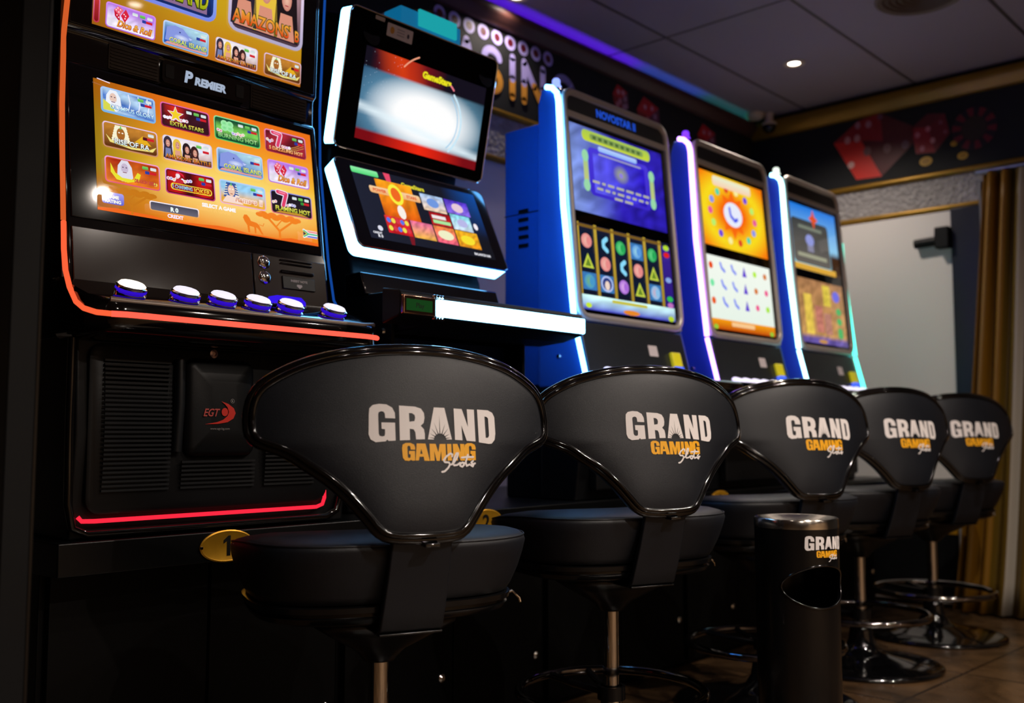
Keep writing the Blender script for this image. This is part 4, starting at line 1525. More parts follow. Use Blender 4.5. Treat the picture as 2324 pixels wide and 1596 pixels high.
def art_low2(a, W, H):
    a.grid(0, 0, W, H, 20, 12, lambda u, v: mix(mix('#1c2030', '#0e1018', u), '#0c58b8', max(0, (u - .72) * 2.6) * max(0, v * 1.6 - .5)))
    a.up()
    a.rr(.0, .90 * H, .20 * W, .985 * H, .004, '#50d878', '#90f0a8')
    a.poly([(.245 * W, H), (.295 * W, H), (.285 * W, .78 * H), (.262 * W, .78 * H)], '#e84868')
    a.poly([(.30 * W, .12 * H), (.34 * W, .12 * H), (.325 * W, .0), (.30 * W, .0)], '#781420')
    a.text('GameStars', .46 * W, .885 * H, .013, '#d8d030', .085, bold=.05)
    a.up()
    def tile(x0, y0, x1, y1, c1, c2, seed):
        a.grid(x0 * W, y0 * H, x1 * W, y1 * H, 8, 6, noisy(lambda u, v: mix(c1, c2, v), .35, seed))
    tile(.16, .36, .44, .88, '#d85808', '#f8a018', 1)
    tile(.15, .12, .335, .36, '#c81820', '#d83030', 2)
    tile(.345, .12, .52, .36, '#e8b040', '#f070a0', 3)
    tile(.53, .12, .70, .36, '#f06080', '#f08840', 4)
    tile(.71, .12, .90, .36, '#e09018', '#f0b020', 5)
    tile(.53, .37, .70, .56, '#c01c20', '#a81018', 6)
    tile(.71, .37, .88, .60, '#d8e8f8', '#80d8e8', 7)
    tile(.50, .575, .69, .82, '#f0d0b0', '#a8c8f0', 8)
    tile(.70, .61, .90, .82, '#8868e0', '#5030c8', 9)
    a.up()
    a.rr(.10 * W, .66 * H, .49 * W, .76 * H, .006, '#f0b070', '#f8d0a0')
    a.up()
    a.ell(.295 * W, .70 * H, .055 * W, .15 * H, '#f8f040', n=24)
    a.up()
    a.ell(.295 * W, .70 * H, .036 * W, .10 * H, '#f06820', n=24)
    a.text('POWER', .175 * W, .71 * H, .009, '#e05020', .05, bold=.04)
    a.text('STARS', .42 * W, .71 * H, .009, '#e05020', .05, bold=.04)
    a.ell(.30 * W, .45 * H, .03 * W, .10 * H, '#f8f0e8', n=12)
    for i in range(5):
        for j in range(2):
            a.ell((.175 + i * .034) * W, (.30 - j * .11) * H, .007, .008, ['#5878e8', '#f0e050', '#d83848'][(i + j) % 3], n=8)
    a.ell(.615 * W, .24 * H, .065 * W, .07 * H, '#f0f0c8', n=16)
    a.ell(.80 * W, .23 * H, .06 * W, .07 * H, '#f8e030', n=16)
    a.rect(.545 * W, .47 * H, .66 * W, .52 * H, '#f0e8e8')
    a.rect(.545 * W, .40 * H, .69 * W, .45 * H, '#a8e8a0')
    a.ell(.80 * W, .48 * H, .045 * W, .06 * H, '#b8b8e8', n=14)
    a.ell(.59 * W, .70 * H, .05 * W, .07 * H, '#7098e0', n=14)
    a.ell(.80 * W, .71 * H, .05 * W, .07 * H, '#e8c8d8', n=14)
    a.ell(.915 * W, .47 * H, .008, .011, '#f8f0f8', n=10)
    a.ell(.09 * W, .155 * H, .008, .008, '#e0e0f0', n=12)
    a.text('CREDIT', .06 * W, .085 * H, .006, '#e8e8f0', .045, bold=.04)
    a.text('R 0', .075 * W, .045 * H, .008, '#f0f0f8', .03, bold=.04)
    a.text('BALANCE 0.00', .89 * W, .045 * H, .007, '#f0f0f8', .07, bold=.04)


monT, fT, LT = monitor(AX, BX, (1.936, 1.503), (1.868, 1.842), 'top_monitor', art_top2, sides='L', m=(.060, .032, .033, .085))
monL, fL, LL = monitor(AX, BX, (1.828, 1.240), (1.936, 1.478), 'lower_monitor', art_low2, sides='LB', m=(.045, .030, .040, .018))
a = Art()
a.rr(.115, LT - .045, .20, LT - .012, .003, '#d8c8c4')
a.up()
a.ell(.132, LT - .028, .007, .009, '#d09030', n=12)
a.ell(.185, LT - .029, .004, .006, '#302840', n=10)
for k in range(3):
    a.rect(.148, LT - .022 - k * .007, .172, LT - .019 - k * .007, '#a89898')
a.rr(.075, LT - .016, .105, LT - .006, .002, '#b8a8a0')
st_ = a.build('sticker', lambda u, v, h: fT(u, v, .0018 + h), monT, PRINT)
st_['label'] = 'pale licence stickers'
for x in (.12, .475):
    c0 = fT(x - .05 if x < .2 else x, LT - .06, .0015)
    part('speaker', MB().lathe([(.0, .0), (.024, .0), (.026, .0018), (.023, .0022), (.0, .0008)], c0, 24, axis=(0, -1, .2)), M['dark'], monT, smooth=True)
tp = part('topper', MB().box((1.665, 1.93, 1.87), (1.885, 2.0, 1.925)), mat('topper_blue', '#0a5a88', .4, emit='#0c6a98', es=.8), m2, bevel=.004)
part('topper_label', MB().box((1.725, 1.922, 1.885), (1.862, 1.9295, 1.93)), emis('topper_teal', '#20b0b8', .8), tp)
# neck with glossy blue plate
part('neck_panel', MB().hexa([(1.47, 1.82, 1.128), (1.935, 1.82, 1.128), (1.935, 1.90, 1.128), (1.47, 1.90, 1.128), (1.47, 1.84, 1.182), (1.935, 1.84, 1.182), (1.935, 1.90, 1.182), (1.47, 1.90, 1.182)]), M['gloss'], m2, bevel=.003)
# console deck
dz0, dz1 = 1.050, 1.104
dm = MB().prism_x([(1.605, dz0), (1.597, dz0 + .006), (1.597, dz1 - .004), (1.605, dz1 + .004), (1.66, dz1 + .013), (1.66, 1.038)], 1.385, 2.005)
dm.prism_x([(1.655, 1.038), (1.655, dz1 + .013), (1.74, dz1 + .018), (1.90, 1.128), (1.90, 1.045), (1.74, 1.032)], 1.492, 2.005)
part('deck', dm, M['matte'], m2, bevel=.004)
part('light_bar', MB().box((1.487, 1.590, 1.057), (2.006, 1.602, 1.095)), emis('led_white_bar', (.25, .62, 1.0), 9), m2, bevel=.003)
part('light_bar', MB().box((2.005, 1.598, 1.057), (2.009, 1.80, 1.085)), led2d, m2)
pb = part('play_button', MB().box((1.386, 1.589, 1.055), (1.480, 1.600, 1.097)), mat('copper_frame', '#d8a890', .15, metal=1), m2, bevel=.003)
part('lcd', MB().box((1.394, 1.5875, 1.063), (1.468, 1.5892, 1.088)), mat('lcd_green', '#0c2a10', .2, emit='#123c16', es=.8), pb)
a = Art()
a.text('Play', 1.432, 1.0755, .011, '#02120a', None, bold=.01)
a.build('lettering', lambda u, v, h: Vector((u, 1.5872 - h, v)), pb, PRINT)
for k in range(4):
    for z in (1.0515, 1.1005):
        part('chrome_stud', MB().lathe([(.0, -.006), (.003, -.006), (.004, 0)], (1.478 + k * .0085, 1.595, z), 10, axis=(0, 1, 0)), M['chrome'], m2, smooth=True)
part('arm_panel', MB().box((1.478, 1.735, .80), (1.489, 1.93, 1.128)), M['matte'], m2, bevel=.003)
part('arm_panel', MB().box((1.925, 1.735, .80), (1.936, 1.93, 1.10)), M['matte'], m2, bevel=.003)
part('side_lock', MB().lathe([(0, -.006), (.006, -.006), (.008, 0)], (1.478, 1.765, 1.035), 16, axis=(1, 0, 0)), M['brushed'], m2, smooth=True)
part('under_plate', MB().box((1.49, 1.80, .86), (1.925, 1.86, 1.03)), mat('navy_metal', '#0c1f48', .35, metal=.3), m2, bevel=.004)


m2.scale = (1.052, 1.052, 1.052)
m2.location = (1.799, 2.314, .6015)
for ch in m2.children:   # everything above the plinth sits a little lower
    if ch.name.split('.')[0] != 'cabinet_body':
        ch.location.z -= .0113

# ------------------------------------------------------------------ machines 3-5 (tall curved cabinets)
def tall_machine(xl, xr, label, lcol, st, lcol_r, st_r, art_t, art_b, head, lampcol, idx):
    t = thing('slot_machine', label, 'gaming machine', ((xl + xr) / 2, 2.1, CT), group='tall upright machines at the far end')
    W = xr - xl
    prof = [(1.885, CT), (1.86, .80), (1.838, .965), (1.885, 1.15), (1.925, 1.50), (1.942, 1.83), (1.95, 1.868), (1.97, 1.885), (2.01, 1.885), (2.025, 1.84), (2.025, CT)]
    part('cabinet_front', MB().prism_x([p for p in prof if p[1] > .9] + [(2.025, .94), (1.842, .94)], xl, xr), M['cab'], t, bevel=.008)
    part('lower_body', MB().prism_x([(1.885, CT), (1.86, .80), (1.845, .937), (2.02, .937), (2.02, CT)], xl + .006, xr - .006), M['dark'], t, bevel=.006)
    part('door_panel', MB().box((xl + .06, 1.845, .63), (xr - .06, 1.875, .90)), M['dark'], t, bevel=.006)
    part('rear_lower_box', MB().box((xl + .035, 2.022, CT), (xr - .035, 2.19, .95)), M['dark'], t, bevel=.004)
    rb = part('rear_box', MB().box((xl + .03, 2.025, .95), (xr - .03, 2.195, 1.79)), M['cab'], t, bevel=.006)
    sd = MB()
    for k in range(5):
        sd.box((xl + .026, 2.09, 1.395 + k * .028), (xl + .031, 2.13, 1.408 + k * .028))
    part('vent_slots', sd, M['black'], rb)
    part('seam', MB().box((xl + .0285, 2.025, 1.505), (xl + .0305, 2.195, 1.508)), M['black'], rb)
    # side light strips follow the front edge, curl over the top
    e = [(1.832, .967), (1.878, 1.148), (1.918, 1.50), (1.936, 1.83), (1.943, 1.858), (1.963, 1.878), (1.985, 1.885)]
    for sx, cc, ss, oy in ((xl - .004, lcol, st, 0), (xr + (.012 if idx == 5 else -.003), lcol_r, st_r, .0 if idx == 5 else .04)):
        m_ = emis('led_%d_%s' % (idx, 'l' if sx < xl else 'r'), cc, ss)
        ee = e[1:] if not (idx == 5 and sx > xl) else [(1.878, 1.148), (1.918, 1.50), (1.928, 1.66)]
        part('light_strip', MB().tube([(sx, y - .001 + oy, z) for y, z in ee], .0085, seg=10), m_, t, smooth=True)
        part('light_strip', MB().tube([(sx, 1.832 + oy, .967), (sx, 1.877 + oy, 1.140)], .0075, seg=10), m_, t, smooth=True)
    fn_, L_, N_ = panel_fn(xl, (1.882, 1.150), (1.942, 1.86))
    # satin frame
    fr = MB()
    P3 = [fn_(u, v, .002) for u, v in rpath(.022, .006, W - .012, L_ + .016, .045, 8)]
    fr.tube(P3, .0125, seg=10, closed=True)
    slab(fr, fn_, .025, L_ - .070, W - .015, L_ - .050, -.004, .009)
    slab(fr, fn_, .025, .0, W - .015, .018, -.004, .007)
    part('frame', fr, M['satin'], t, smooth=True)
    part('screen_glass', slab(MB(), fn_, .028, .010, W - .02, L_ + .010, -.002, .002), M['glassk'], t)
    w2 = W - .088
    a_ = Art()
    art_t(a_, w2, .285)
    a_.build('top_screen', lambda u, v, h: fn_(.042 + u, .343 + v, .0025 + h), t, ART, dz=.0001)
    a_ = Art()
    art_b(a_, w2, .275)
    a_.build('lower_screen', lambda u, v, h: fn_(.042 + u, .030 + v, .0025 + h), t, ART, dz=.0001)
    hp = part('header_panel', slab(MB(), fn_, .034, L_ - .048, W - .026, L_ + .006, .0, .003), M['fascia'], t)
    if head:
        a_ = Art()
        a_.text(head, W / 2, L_ - .022, .026, '#1848c0', W * .62, bold=.05)
        a_.build('lettering', lambda u, v, h: fn_(u, v, .0032 + h), hp, ART, dz=.0002)
    # lamp on top corner
    lp = part('corner_lamp', MB().lathe([(.017, 0), (.017, .014), (.013, .02), (.013, .034), (.009, .040), (0, .042)], (xl + .045, 1.985, 1.885), 18), emis('corner_lamp_%d' % idx, lampcol, 1.6), t, smooth=True)
    part('lamp_base', MB().lathe([(.022, 0), (.022, .006), (.018, .009)], (xl + .045, 1.985, 1.884), 18), M['chrome'], t, smooth=True)
    # fascia with stickers
    f2, L2_, N2_ = panel_fn(xl, (1.838, .965), (1.885, 1.15))
    fs = part('fascia', slab(MB(), f2, .02, .012, W - .02, L2_ - .012, 0, .006), M['fascia'], t, bevel=.003)
    a_ = Art()
    a_.rr(W * .60, .088, W * .60 + .05, .125, .003, '#e8dcdc')
    a_.build('sticker', lambda u, v, h: f2(u, v, .0065 + h), fs, PRINT)
    part('note_reader', slab(MB(), f2, W * .79, .055, W * .79 + .052, .105, .006, .02), M['yellow'], t, bevel=.004)
    part('reader_light', slab(MB(), f2, W * .79 + .002, .030, W * .79 + .050, .054, .006, .022), emis('reader_blue_%d' % idx, '#4868ff', 1.3), t)
    # deck with glowing button row
    dk_ = MB().prism_x([(1.655, .936), (1.648, .942), (1.648, .962), (1.656, .970), (1.80, .985), (1.845, .985), (1.845, .925), (1.70, .93)], xl + .005, xr - .005)
    part('deck', dk_, M['gloss'], t, bevel=.004)
    for k in range(7):
        x = xl + .075 + k * (W - .15) / 6
        part('button', MB().lathe([(.024, -.002), (.024, .006), (.018, .011), (0, .012)], (x, 1.80, .9855), 12, axis=(0, -.35, .95)), mat('deck_button_%d_%d' % (idx, k), '#d8d4e8', .2, emit='#e8e0f8', es=1.1), t, smooth=True)
    part('side_lock', MB().lathe([(0, -.005), (.006, -.005), (.008, 0)], (xl, 1.94, 1.035), 16, axis=(1, 0, 0)), M['brushed'], t, smooth=True)
    return t


def art3t(a, W, H):
    a.grid(0, 0, W, H, 14, 12, noisy(lambda u, v: mix(mix('#8098e0', '#2a1ca8', min(1, u * 2.2)), '#1a1860', max(0, v - .7)), .45, 3))
    a.up()
    a.rr(.17 * W, .22 * H, .83 * W, .78 * H, .02, '#3a28c8', '#4838d8')
    a.up()
    a.grid(.22 * W, .26 * H, .78 * W, .72 * H, 8, 6, noisy(lambda u, v: mix('#5a58e8', '#2a14c0', u), .4, 5))
    a.up()
    for k, y in enumerate((.79, .72, .20)):
        pass
    for s in (-1, 1):
        x = W * (.5 + s * .36)
        a.rr(x - .012, .28 * H, x + .012, .70 * H, .01, '#c8c878', '#a0c888')
        a.up()
        a.ell(x, .32 * H, .017, .020, '#98d8a8', n=14)
        a.ell(x, .66 * H, .017, .020, '#98d8a8', n=14)
    a.rr(.12 * W, .84 * H, .86 * W, .97 * H, .017, '#c8d838', '#a8c850')
    a.up()
    a.rr(.20 * W, .87 * H, .78 * W, .94 * H, .009, '#90a850', '#78985a')
    a.up()
    for k in range(9):
        a.rect((.23 + k * .06) * W, .885 * H, (.265 + k * .06) * W, .925 * H, '#4a6830')
    a.rr(.28 * W, .76 * H, .70 * W, .82 * H, .007, '#90b8f8', '#b8d0ff')
    a.rect(.28 * W, .715 * H, .74 * W, .735 * H, '#a0a0c0')
    a.up()
    a.ell(.51 * W, .56 * H, .085 * W, .11 * H, '#a8b070', n=24, edge='#5850c0')
    a.up()
    a.ell(.51 * W, .55 * H, .022 * W, .032 * H, '#9080e0', n=14)
    for y, x0, x1 in ((.37, .2, .82), (.30, .24, .80), (.235, .42, .62)):
        rnd = random.Random(int(y * 100))
        x = x0
        while x < x1:
            w_ = rnd.uniform(.03, .09)
            a.rect(x * W, y * H, min(x1, x + w_) * W, (y + .028) * H, '#b8b8a0')
            x += w_ + .025


def art3b(a, W, H):
    a.grid(0, 0, W, H, 8, 8, lambda u, v: mix('#0a1024', '#141a30', v))
    a.up()
    rows = ['r', 'b', 'g', 'c', 'g'], ['y', 'r', 'b', 'r', 'y'], ['t', 'f', 'p', 'y', 'w']
    colr = dict(r=('#e88a88', '#f0c0b0'), b=('#3898d8', '#88d8f8'), g=('#28a858', '#70e090'), c=('#5898e0', '#a8e0e8'), y=('#688828', '#c8d848'), t=('#4898c8', '#78b868'), f=('#88a8f0', '#f0dcc8'), p=('#a868d8', '#e8b8f0'), w=('#88c0e8', '#d8a8b8'))
    for r, row in enumerate(rows):
        for c, k in enumerate(row):
            x, y = (.09 + c * .175) * W, (.80 - r * .235) * H
            a.rect(x - .068 * W, y - .10 * H, x + .068 * W, y + .10 * H, '#0c1830' if k not in 'tfcw' else '#3a78b8')
            a.up()
            d_, l_ = colr[k]
            if k == 'b':
                a.stroke([(x + .03 * W, y + .07 * H), (x - .005 * W, y + .03 * H), (x - .005 * W, y - .03 * H), (x + .03 * W, y - .07 * H)], .016, l_)
            elif k == 'y':
                a.poly([(x, y + .09 * H), (x + .055 * W, y - .08 * H), (x - .055 * W, y - .08 * H)], l_)
                a.up()
                a.poly([(x, y + .04 * H), (x + .03 * W, y - .06 * H), (x - .03 * W, y - .06 * H)], d_)
            elif k == 'f':
                a.ell(x, y, .062 * W, .095 * H, '#b8c8f8', n=18)
                a.up()
                a.ell(x, y, .048 * W, .075 * H, '#2a3c80', n=18)
                a.up()
                a.ell(x, y - .005, .025 * W, .055 * H, '#f0d8c8', n=14)
            else:
                a.ell(x, y, .052 * W, .085 * H, l_, n=16, edge=d_)
                a.up()
                a.ell(x + .01, y, .012, .014, d_, n=10)
    a.up()
    for c in range(6):
        x = (.0 + c * .1755) * W
        a.rect(max(0, x - .014 * W), .17 * H, x + .014 * W, H, '#a88a28', '#c8a838')
    a.rect(0, .95 * H, W * .9, .985 * H, '#7a5a20')
    a.grid(0, 0, W, .17 * H, 10, 3, noisy(lambda u, v: mix('#4040c0', '#c8f0f8', v * 1.3), .25, 3))
    a.up()
    a.rr(.30 * W, .115 * H, .68 * W, .15 * H, .003, '#c8c040')
    a.ell(.50 * W, .03 * H, .09 * W, .03 * H, '#e88828', n=14)
    a.ell(.06 * W, .05 * H, .03 * W, .03 * H, '#c8e838', n=12)
    a.ell(.95 * W, .03 * H, .035 * W, .035 * H, '#b8d828', n=12)
    a.rect(.90 * W, .17 * H, W, .95 * H, '#281878', '#382090')
    a.up()
    for y, c in ((.93, '#b8e030'), (.84, '#e02020'), (.52, '#88a8e8'), (.28, '#30c050'), (.20, '#c070c0')):
        a.ell(.955 * W, y * H, .035 * W, .035 * H, c, n=12)


def art4t(a, W, H):
    def bg(u, v):
        d = math.hypot(u - .48, v - .5)
        c = mix('#f86808', '#f8e020', min(1, max(0, (d - .18) * 4)))
        return mix(c, '#f87808', min(1, max(0, (d - .42) * 4)))
    a.grid(0, 0, W, H, 20, 18, bg)
    a.up()
    for k in range(14):
        t_ = 2 * PI * k / 14
        a.ell(W * .48 + .35 * W * math.cos(t_), H * .48 + .36 * H * math.sin(t_), .034 * W, .05 * H, ['#e858a0', '#b8f070', '#7048e0', '#f8f0a0', '#e04828', '#58d8b0', '#8898f0'][k % 7], n=12)
    a.star(.48 * W, .5 * H, .21 * W, .13 * W, 8, '#f86810', sy=1.0)
    a.up()
    a.ell(.48 * W, .5 * H, .145 * W, .17 * H, '#e8ecfc', n=28)
    a.up()
    a.stroke([(.43 * W, .58 * H), (.44 * W, .48 * H), (.50 * W, .42 * H), (.54 * W, .45 * H)], .014, '#4858e8')
    a.rr(.20 * W, .84 * H, .80 * W, .97 * H, .012, '#f8d0b0', '#e8f0d0')


def art4b(a, W, H):
    a.grid(0, .14 * H, W, H, 8, 8, lambda u, v: mix('#e8f4e8', '#f4faf0', v))
    a.grid(0, 0, W, .14 * H, 8, 2, lambda u, v: mix('#c04808', '#f8a010', v))
    a.up()
    for r in range(3):
        for c in range(6):
            x, y = (.06 + c * .17) * W, (.86 - r * .24) * H
            k = (r * 5 + c * 3 + (c == 3) * 1) % 6
            if c in (1, 2):
                a.stroke([(x - .025 * W, y + .05 * H), (x - .01 * W, y - .01 * H), (x + .03 * W, y - .05 * H)], .013, '#7888f0')
            elif c == 3:
                a.poly([(x, y + .08 * H), (x + .035 * W, y - .07 * H), (x - .035 * W, y - .07 * H)], '#6038d0')
            elif c == 0:
                a.ell(x, y, .03 * W, .05 * H, ['#e84810', '#78e8a8', '#e85818'][r], n=12)
            else:
                a.ell(x, y, .03 * W, .045 * H, ['#b8f038', '#d87830', '#f05090', '#a8e828'][(r + c) % 4], n=12)
    a.rr(.30 * W, .06 * H, .66 * W, .12 * H, .004, '#f8c890')
    a.ell(.06 * W, .03 * H, .035 * W, .035 * H, '#98c838', n=12)
    a.ell(.94 * W, .03 * H, .035 * W, .035 * H, '#98c838', n=12)


def art5t(a, W, H):
    a.grid(0, 0, W, H, 12, 10, lambda u, v: mix(mix('#a8e8f0', '#1878e0', v), '#402818', 1 if (v < .35 and u > .8) else 0))
    a.up()
    a.rr(.02 * W, .10 * H, .80 * W, .78 * H, .02, '#68625c', '#383c3c')
    a.up()
    a.ell(.38 * W, .48 * H, .09 * W, .09 * H, '#9098d8', n=14)
    a.rect(.32 * W, .30 * H, .45 * W, .42 * H, '#8a88a0')
    a.rect(.10 * W, .20 * H, .72 * W, .26 * H, '#a0a088')
    a.rect(.16 * W, .64 * H, .66 * W, .69 * H, '#788070')
    a.rr(0, 0, .9 * W, .09 * H, .004, '#d8a030', '#e0b048')
    a.star(.50 * W, .83 * H, .045, .02, 4, '#e05020')


def art5b(a, W, H):
    a.grid(0, 0, W, H, 16, 14, noisy(lambda u, v: mix('#c89858', '#a87850', v) if v > .12 else '#6a58a8', .35, 15))
    a.up()
    for c, r0, r1, k in ((.2, .14, .76, '#e0c050'), (.62, .62, .95, '#d8c048'), (.42, .18, .6, '#c07868'), (.6, .16, .5, '#b88070')):
        a.grid((c - .08) * W, r0 * H, (c + .08) * W, r1 * H, 3, 8, noisy(lambda u, v: k, .25, int(c * 100)))
    a.up()
    a.ell(.83 * W, .80 * H, .08 * W, .09 * H, '#6868e0', n=16)
    for y in (.56, .40, .24, .18):
        a.ell(.86 * W, y * H, .06 * W, .06 * H, '#48b060', n=12)
    a.ell(.45 * W, .04 * H, .10 * W, .03 * H, '#c89048', n=12)


tall_machine(2.318, 2.912, 'tall upright machine with blue-lit side, jewel reels and silver frame', (.12, .45, 1.0), 12.0, (.10, .08, 1.0), 12, art3t, art3b, 'NOVOSTAR II', '#8aa0ff', 3)
tall_machine(3.066, 3.625, 'tall upright machine with violet light strip and orange wheel on its top screen', (.45, .22, 1.0), 7.0, (.10, .04, 1.0), 12, art4t, art4b, None, '#7838ff', 4)
tall_machine(3.765, 4.290, 'tall upright machine with pale teal light strip, farthest one before the white door', (.4, .9, 1.0), 6.0, (.05, .75, .55), 5.0, art5t, art5b, None, '#f0fff0', 5)

# ------------------------------------------------------------------ casino stools
HALF = [(0, .9555), (.04, .9545), (.075, .952), (.13, .944), (.175, .933), (.21, .920), (.245, .901), (.268, .882), (.281, .858), (.286, .83), (.285, .803), (.279, .788), (.264, .777),
        (.226, .762), (.194, .740), (.16, .715), (.13, .686), (.105, .656), (.088, .635), (.071, .6225), (.045, .6175), (0, .616)]
OUT = HALF + [(-x, z) for x, z in reversed(HALF[1:-1])]
OC = (0, .79)


def resample(pts, n):
    P = [Vector((p[0], p[1])) for p in pts]
    P.append(P[0])
    # catmull-rom then uniform arc length
    Q = []
    m = len(P) - 1
    for i in range(m):
        p0, p1, p2, p3 = P[(i - 1) % m], P[i], P[(i + 1) % m], P[(i + 2) % m]
        for k in range(6):
            t = k / 6
            Q.append(.5 * ((2 * p1) + (p2 - p0) * t + (2 * p0 - 5 * p1 + 4 * p2 - p3) * t * t + (3 * p1 - p0 - 3 * p2 + p3) * t ** 3))
    Q.append(Q[0])
    L = [0]
    for i in range(1, len(Q)):
        L.append(L[-1] + (Q[i] - Q[i - 1]).length)
    R = []
    j = 0
    for k in range(n):
        s = L[-1] * k / n
        while L[j + 1] < s: j += 1
        t = (s - L[j]) / (L[j + 1] - L[j])
        R.append(Q[j].lerp(Q[j + 1], t))
    return R


OUTR = resample(OUT, 120)
_pol = sorted((math.atan2(p.y - OC[1], p.x - OC[0]), (p - Vector(OC)).length) for p in OUTR)


def rad_at(an):
    import bisect
    i = bisect.bisect(_pol, (an, 0))
    a0, r0 = _pol[i - 1] if i > 0 else (_pol[-1][0] - 2 * PI, _pol[-1][1])
    a1, r1 = _pol[i] if i < len(_pol) else (_pol[0][0] + 2 * PI, _pol[0][1])
    return r0 + (r1 - r0) * (an - a0) / (a1 - a0 + 1e-9)


def ybase(s, z): return -(.255 - .18 * (z - .6)) + .95 * s * s


def yrear(s, z):
    d = math.hypot(s - OC[0], z - OC[1])
    k = d / rad_at(math.atan2(z - OC[1], s - OC[0])) if d > 1e-6 else 0
    return ybase(s, z) - .006 - .014 * (1 - min(1, k) ** 5)


def scaled(k):
    """outline pulled in by distance k (metres) along its normals"""
    n = len(OUTR)
    R = []
    for i in range(n):
        d = (OUTR[(i + 2) % n] - OUTR[i - 2]).normalized()
        nn = Vector((d.y, -d.x))
        R.append(OUTR[i] + nn * k)
    return R


# outline runs clockwise seen from behind (+x to the right): inward normal
_test = scaled(.01)
SGN = 1 if sum((p - Vector(OC)).length for p in _test) < sum((p - Vector(OC)).length for p in OUTR) else -1


def make_stool():
    t = thing('casino_stool', 'x', 'stool', (0, 0, 0))
    # backrest cushion, two faces
    mb = MB()
    ks = [0.02, .2, .4, .6, .75, .86, .93, .97, .99]
    rings = []
    for k in ks:
        rings.append([(OC[0] + (p.x - OC[0]) * k, yrear(OC[0] + (p.x - OC[0]) * k, OC[1] + (p.y - OC[1]) * k), OC[1] + (p.y - OC[1]) * k) for p in OUTR])
    fr = []
    for k in reversed(ks):
        fr.append([(OC[0] + (p.x - OC[0]) * k, ybase(OC[0] + (p.x - OC[0]) * k, OC[1] + (p.y - OC[1]) * k) + .014 + .026 * (1 - k ** 6), OC[1] + (p.y - OC[1]) * k) for p in OUTR])
    mb.loft(rings + fr)
    back = part('backrest', mb, M['fabric'], t, smooth='all')
    for dist, dy, r, nm in ((.0125, -.0095, .0062, 'piping'), (.005, -.001, .0082, 'edge_trim'), (.0075, .012, .0075, 'edge_trim')):
        pts = [(p.x, ybase(p.x, p.y) + dy, p.y) for p in scaled(dist * SGN)]
        part(nm, MB().tube(pts, r, seg=12, closed=True), M['gloss'], back, smooth='all')
    part('trim_clip', MB().box((-.006, -.272, .6095), (.022, -.247, .6165)), M['gloss'], back, bevel=.002)
    map_logo('logo', lambda x, y, h: (x - .094, yrear(x - .094, .8512 + y) - h, .8512 + y), back)
    # support strap
    mb = MB()
    sp = [(-.176, .452, .0585), (-.190, .462, .058), (-.206, .50, .0575), (-.224, .55, .056), (-.240, .60, .055), (-.250, .65, .052)]
    rings = []
    for y, z, w_ in sp:
        rings.append([(-w_, y, z), (w_, y, z), (w_, y + .014, z), (-w_, y + .014, z)])
    mb.loft(rings)
    part('back_strap', mb, M['fabric'], t, bevel=.003)
    part('strap_edge', MB().box((-.058, -.188, .4515), (.058, -.10, .4555)), M['shell'], t, bevel=.0015)

    # seat
    def ring(z, rx, rf, rr_, n=72, e=3.0):
        R = []
        for k in range(n):
            a_ = 2 * PI * k / n
            c_, s_ = math.cos(a_), math.sin(a_)
            x = rx * math.copysign(abs(c_) ** (2 / e), c_)
            y = (rf if s_ > 0 else rr_) * math.copysign(abs(s_) ** (2 / e), s_)
            dz_ = -.045 * (max(0, y + .10) / .35) ** 1.6 * max(0, (z - .52) / .11) if z > .52 else 0
            R.append((x, y + .01, z + dz_))
        return R
    prof_ = [(.503, .222, .21, .165), (.506, .240, .225, .183), (.52, .248, .232, .192), (.55, .259, .245, .208), (.58, .266, .252, .222), (.600, .269, .254, .230), (.609, .266, .251, .229), (.615, .258, .244, .222),
             (.620, .240, .225, .205), (.624, .20, .19, .17), (.624, .12, .12, .10), (.623, .02, .02, .02)]
    part('seat_cushion', MB().loft([ring(*p) for p in prof_]), M['fabric'], t, smooth='all')
    part('seam', MB().tube([(x, y, z) for x, y, z in ring(.6105, .2655, .2505, .2285)], .0022, seg=6, closed=True), M['fabric'], t, smooth='all')
    shp = [(.462, .16, .15, .12), (.464, .205, .195, .15), (.472, .236, .218, .174), (.482, .242, .224, .181), (.4835, .236, .22, .176), (.489, .236, .22, .176), (.491, .246, .227, .184), (.501, .247, .228, .186), (.503, .243, .225, .182), (.5035, .20, .18, .15)]
    part('seat_shell', MB().loft([ring(*p) for p in shp]), M['shell'], t, smooth=True)
    # pressed bracket under the seat
    mb = MB()
    def rc(w_, d_, z, e=4):
        return [(w_ * math.copysign(abs(math.cos(q)) ** (2 / e), math.cos(q)), d_ * math.copysign(abs(math.sin(q)) ** (2 / e), math.sin(q)), z) for q in [2 * PI * k / 48 for k in range(48)]]
    mb.loft([rc(.03, .03, .372, 2), rc(.034, .034, .378, 2), rc(.05, .045, .395, 2.5), (rc(.105, .085, .428)), rc(.135, .11, .448), rc(.137, .112, .4625)])
    part('seat_bracket', mb, mat('bracket_black', '#1c1a18', .28, metal=.3), t, smooth='all')
    part('height_lever', MB().tube([(.20, -.03, .472), (.255, -.055, .492), (.268, -.06, .478), (.270, -.06, .470)], .0032, seg=8), M['chrome'], t, smooth=True)
    # column, collar, foot ring
    part('column', MB().lathe([(.0195, .12), (.0195, .385)], seg=40), M['chrome'], t, smooth=True)
    part('column_sleeve', MB().lathe([(.026, .13), (.026, .178), (.0235, .182), (.0235, .188), (.0205, .190), (.0205, .13)], seg=32, cap=False), M['chrome'], t, smooth=True)
    rp = [(.225 * math.cos(2 * PI * k / 72), .225 * math.sin(2 * PI * k / 72), .178) for k in range(72)]
